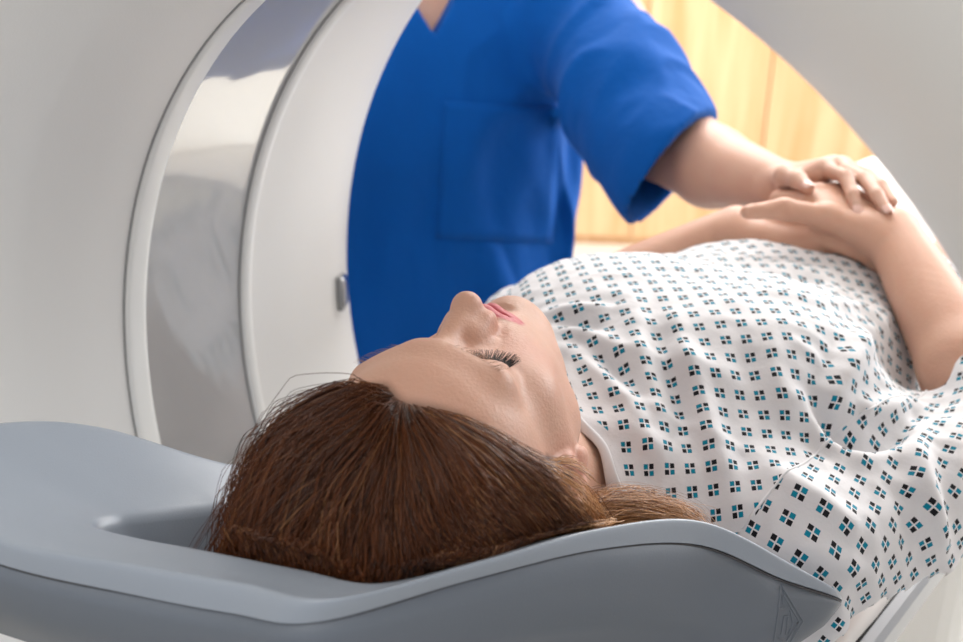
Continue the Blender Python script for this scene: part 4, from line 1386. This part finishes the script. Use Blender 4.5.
def scrub_fn(P):
    q = (P - ST) @ RS
    l, f, z = q[..., 0], q[..., 1], q[..., 2]
    rl = 0.230 + 0.022 * np.clip((-0.12 - z) / 0.2, 0, 1)
    rf = 0.122 + 0.018 * np.exp(-((z - 0.10) / 0.11) ** 2) * (f > 0) + 0.012 * np.clip((-0.12 - z) / 0.2, 0, 1)
    sh_ = np.clip((z - 0.20) / 0.13, 0, 1)
    rl = rl * (1 - 0.10 * sh_ ** 2); rf = rf * (1 - 0.35 * sh_ ** 2)
    e = 2.5
    col = ((np.abs(l) / rl) ** e + (np.abs(f) / rf) ** e) ** (1 / e)
    d = (col - 1) * np.minimum(rl, rf)
    top = z - (0.335 - 0.28 * np.clip(np.abs(l) - 0.06, 0, 1))
    h = np.clip(0.5 + 0.5 * (d - top) / 0.05, 0, 1)
    d = top * (1 - h) + d * h + 0.05 * h * (1 - h)
    # folds
    fold = 0.006 * np.clip(1 - np.abs(noise3(np.stack([l * 15 + z * 4, f * 9, z * 6 - l * 5], -1), 1.0, 4.4)) * 2.4, -0.2, 1) + 0.010 * noise3(np.stack([l * 1.6 - z * 0.3, f * 1.0, z * 0.45 + l * 0.5], -1), 15.0) * np.clip((0.20 - z) / 0.15, 0.1, 1)
    fold = fold + 0.014 * np.maximum(0, np.sin((l * 0.8 + z * 0.35) * 55.0)) * np.exp(-((l - 0.13) / 0.06) ** 2) * np.clip((0.08 - z) / 0.1, 0, 1)
    d = d - fold
    s1, t1_ = seg(P, SLA, SLB, 0.082, 0.081)
    wr_ = 0.009 * noise3((P - SLA) @ np.stack([unit(SLB - SLA) * 0.5, LS, FS], 1), 13.0, 5.0)
    qs = (P - SLA) @ np.stack([unit(SLB - SLA) * 9.0 + LS * 8, LS * 15, FS * 15 + unit(SLB - SLA) * 6], 1)
    wr_ = wr_ + 0.005 * np.clip(1 - np.abs(noise3(qs, 1.0, 2.2)) * 2.4, -0.2, 1)
    s1 = np.maximum(s1 - wr_, (P - SLB) @ hn)
    s2, _ = seg(P, SRA, SRB, 0.082, 0.078)
    s2 = np.maximum(s2, (P - SRB) @ hnr)
    d = sminf(d, s1, 0.028); d = sminf(d, s2, 0.028)
    # hollow ends, neck and hem
    i1, t1_ = seg(P, SLA, SLB + (SLB - SLA) * 0.4, 0.070, 0.068, True)
    i1 = np.maximum(i1, (0.72 - t1_ * 1.4) * 0.17)
    d = np.maximum(d, -i1)
    i2, t2_ = seg(P, SRA, SRB + (SRB - SRA) * 0.4, 0.075, 0.072, True)
    i2 = np.maximum(i2, (0.62 - t2_ * 1.4) * 0.17)
    d = np.maximum(d, -i2)
    vn = np.maximum(np.abs(l) - 0.075 * np.clip((z - 0.215) / 0.12, 0, 1.5), 0.215 - z) if True else 0
    vn = np.maximum(vn, -(f + 0.10))
    d = np.maximum(d, -vn)
    d = np.maximum(d, -0.42 - z)
    inn = np.maximum(((np.abs(l) / (rl - 0.007)) ** e + (np.abs(f) / (rf - 0.007)) ** e) ** (1 / e) - 1, 0) * 0.1
    return d


gx = axis_steps([(x0 - 0.42, x0 + 0.44, 0.0042)]); gy = axis_steps([(min(0.06, SLB[1] - 0.14), y0 + 0.30, 0.0042)]); gz = axis_steps([(-0.44, 0.40, 0.0042)])
Vc, Fc = surface(Cloth(scrub_fn, sp_(0, 0, 0), 1.2), gx, gy, gz)
Vc = relax(Vc, Fc, 2)
top_o = mesh_obj('scrub_top', Vc, Fc, M['scrub'], st)
# trousers
TR = Shape()
TR.ell(sp_(0, -0.005, -0.36), (0.20, 0.135, 0.12), 0.05, RS)
for s in (-1, 1): TR.chain([sp_(s * 0.095, -0.01, -0.40), sp_(s * 0.10, 0, -0.62), sp_(s * 0.105, -0.01, -0.955)], [0.112, 0.09, 0.075], 0.03)
V, F = surface(TR, axis_steps([(x0 - 0.3, x0 + 0.3, 0.009)]), axis_steps([(y0 - 0.3, y0 + 0.3, 0.009)]), axis_steps([(-1.0, -0.22, 0.009)]))
mesh_obj('trousers', V, F, M['scrub'], st)
SHO = Shape()
for s in (-1, 1):
    SHO.cone(sp_(s * 0.10, -0.05, -0.972), sp_(s * 0.108, 0.15, -0.980), 0.045, 0.038, 0.02)
V, F = surface(SHO, axis_steps([(x0 - 0.3, x0 + 0.3, 0.007)]), axis_steps([(y0 - 0.3, y0 + 0.3, 0.007)]), axis_steps([(ZF - 0.02, -0.90, 0.007)]))
V[:, 2] = np.maximum(V[:, 2], ZF)
mesh_obj('shoes', V, F, M['hem'], st)
HR2 = Shape()
HR2.ell(G2(-4.9, 0, -1.9), (0.092, 0.080, 0.092), 0.01, RHd)
HR2.ell(G2(-1.0, 0, -6.0), (0.07, 0.062, 0.055), 0.03, RHd)
HR2.ell(G2(-2.2, 0, 7.0), (0.062, 0.064, 0.062), 0.02, RHd, True)
V, F = surface(HR2, axis_steps([(OH[0] - .16, OH[0] + .16, 0.005)]), axis_steps([(OH[1] - .16, OH[1] + .16, 0.005)]), axis_steps([(OH[2] - .16, OH[2] + .18, 0.005)]))
mesh_obj('hair', V, F, M['hair'], st, attrs={'shade': 0.25 + 0.15 * noise3(V, 60.0)})
# breast pocket, a patch lying on the top
bt = bvh_of(top_o)
pc = [(444, 100), (560, 108), (552, 243), (436, 238)]
gr = []
okp = True
for i in range(15):
    for j in range(15):
        a, b = i / 14, j / 14
        x = (pc[0][0] * (1 - a) + pc[1][0] * a) * (1 - b) + (pc[3][0] * (1 - a) + pc[2][0] * a) * b
        y = (pc[0][1] * (1 - a) + pc[1][1] * a) * (1 - b) + (pc[3][1] * (1 - a) + pc[2][1] * a) * b
        p, nn = cast(bt, x, y)
        if p is None: okp = False; break
        gr.append(p + nn * 0.0015)
    if not okp: break
if okp:
    pk = mesh_obj('pocket', np.array(gr), grid_faces(15, 15), M['scrub'], top_o)
    md = pk.modifiers.new('thickness', 'SOLIDIFY'); md.thickness = 0.0025; md.offset = 0
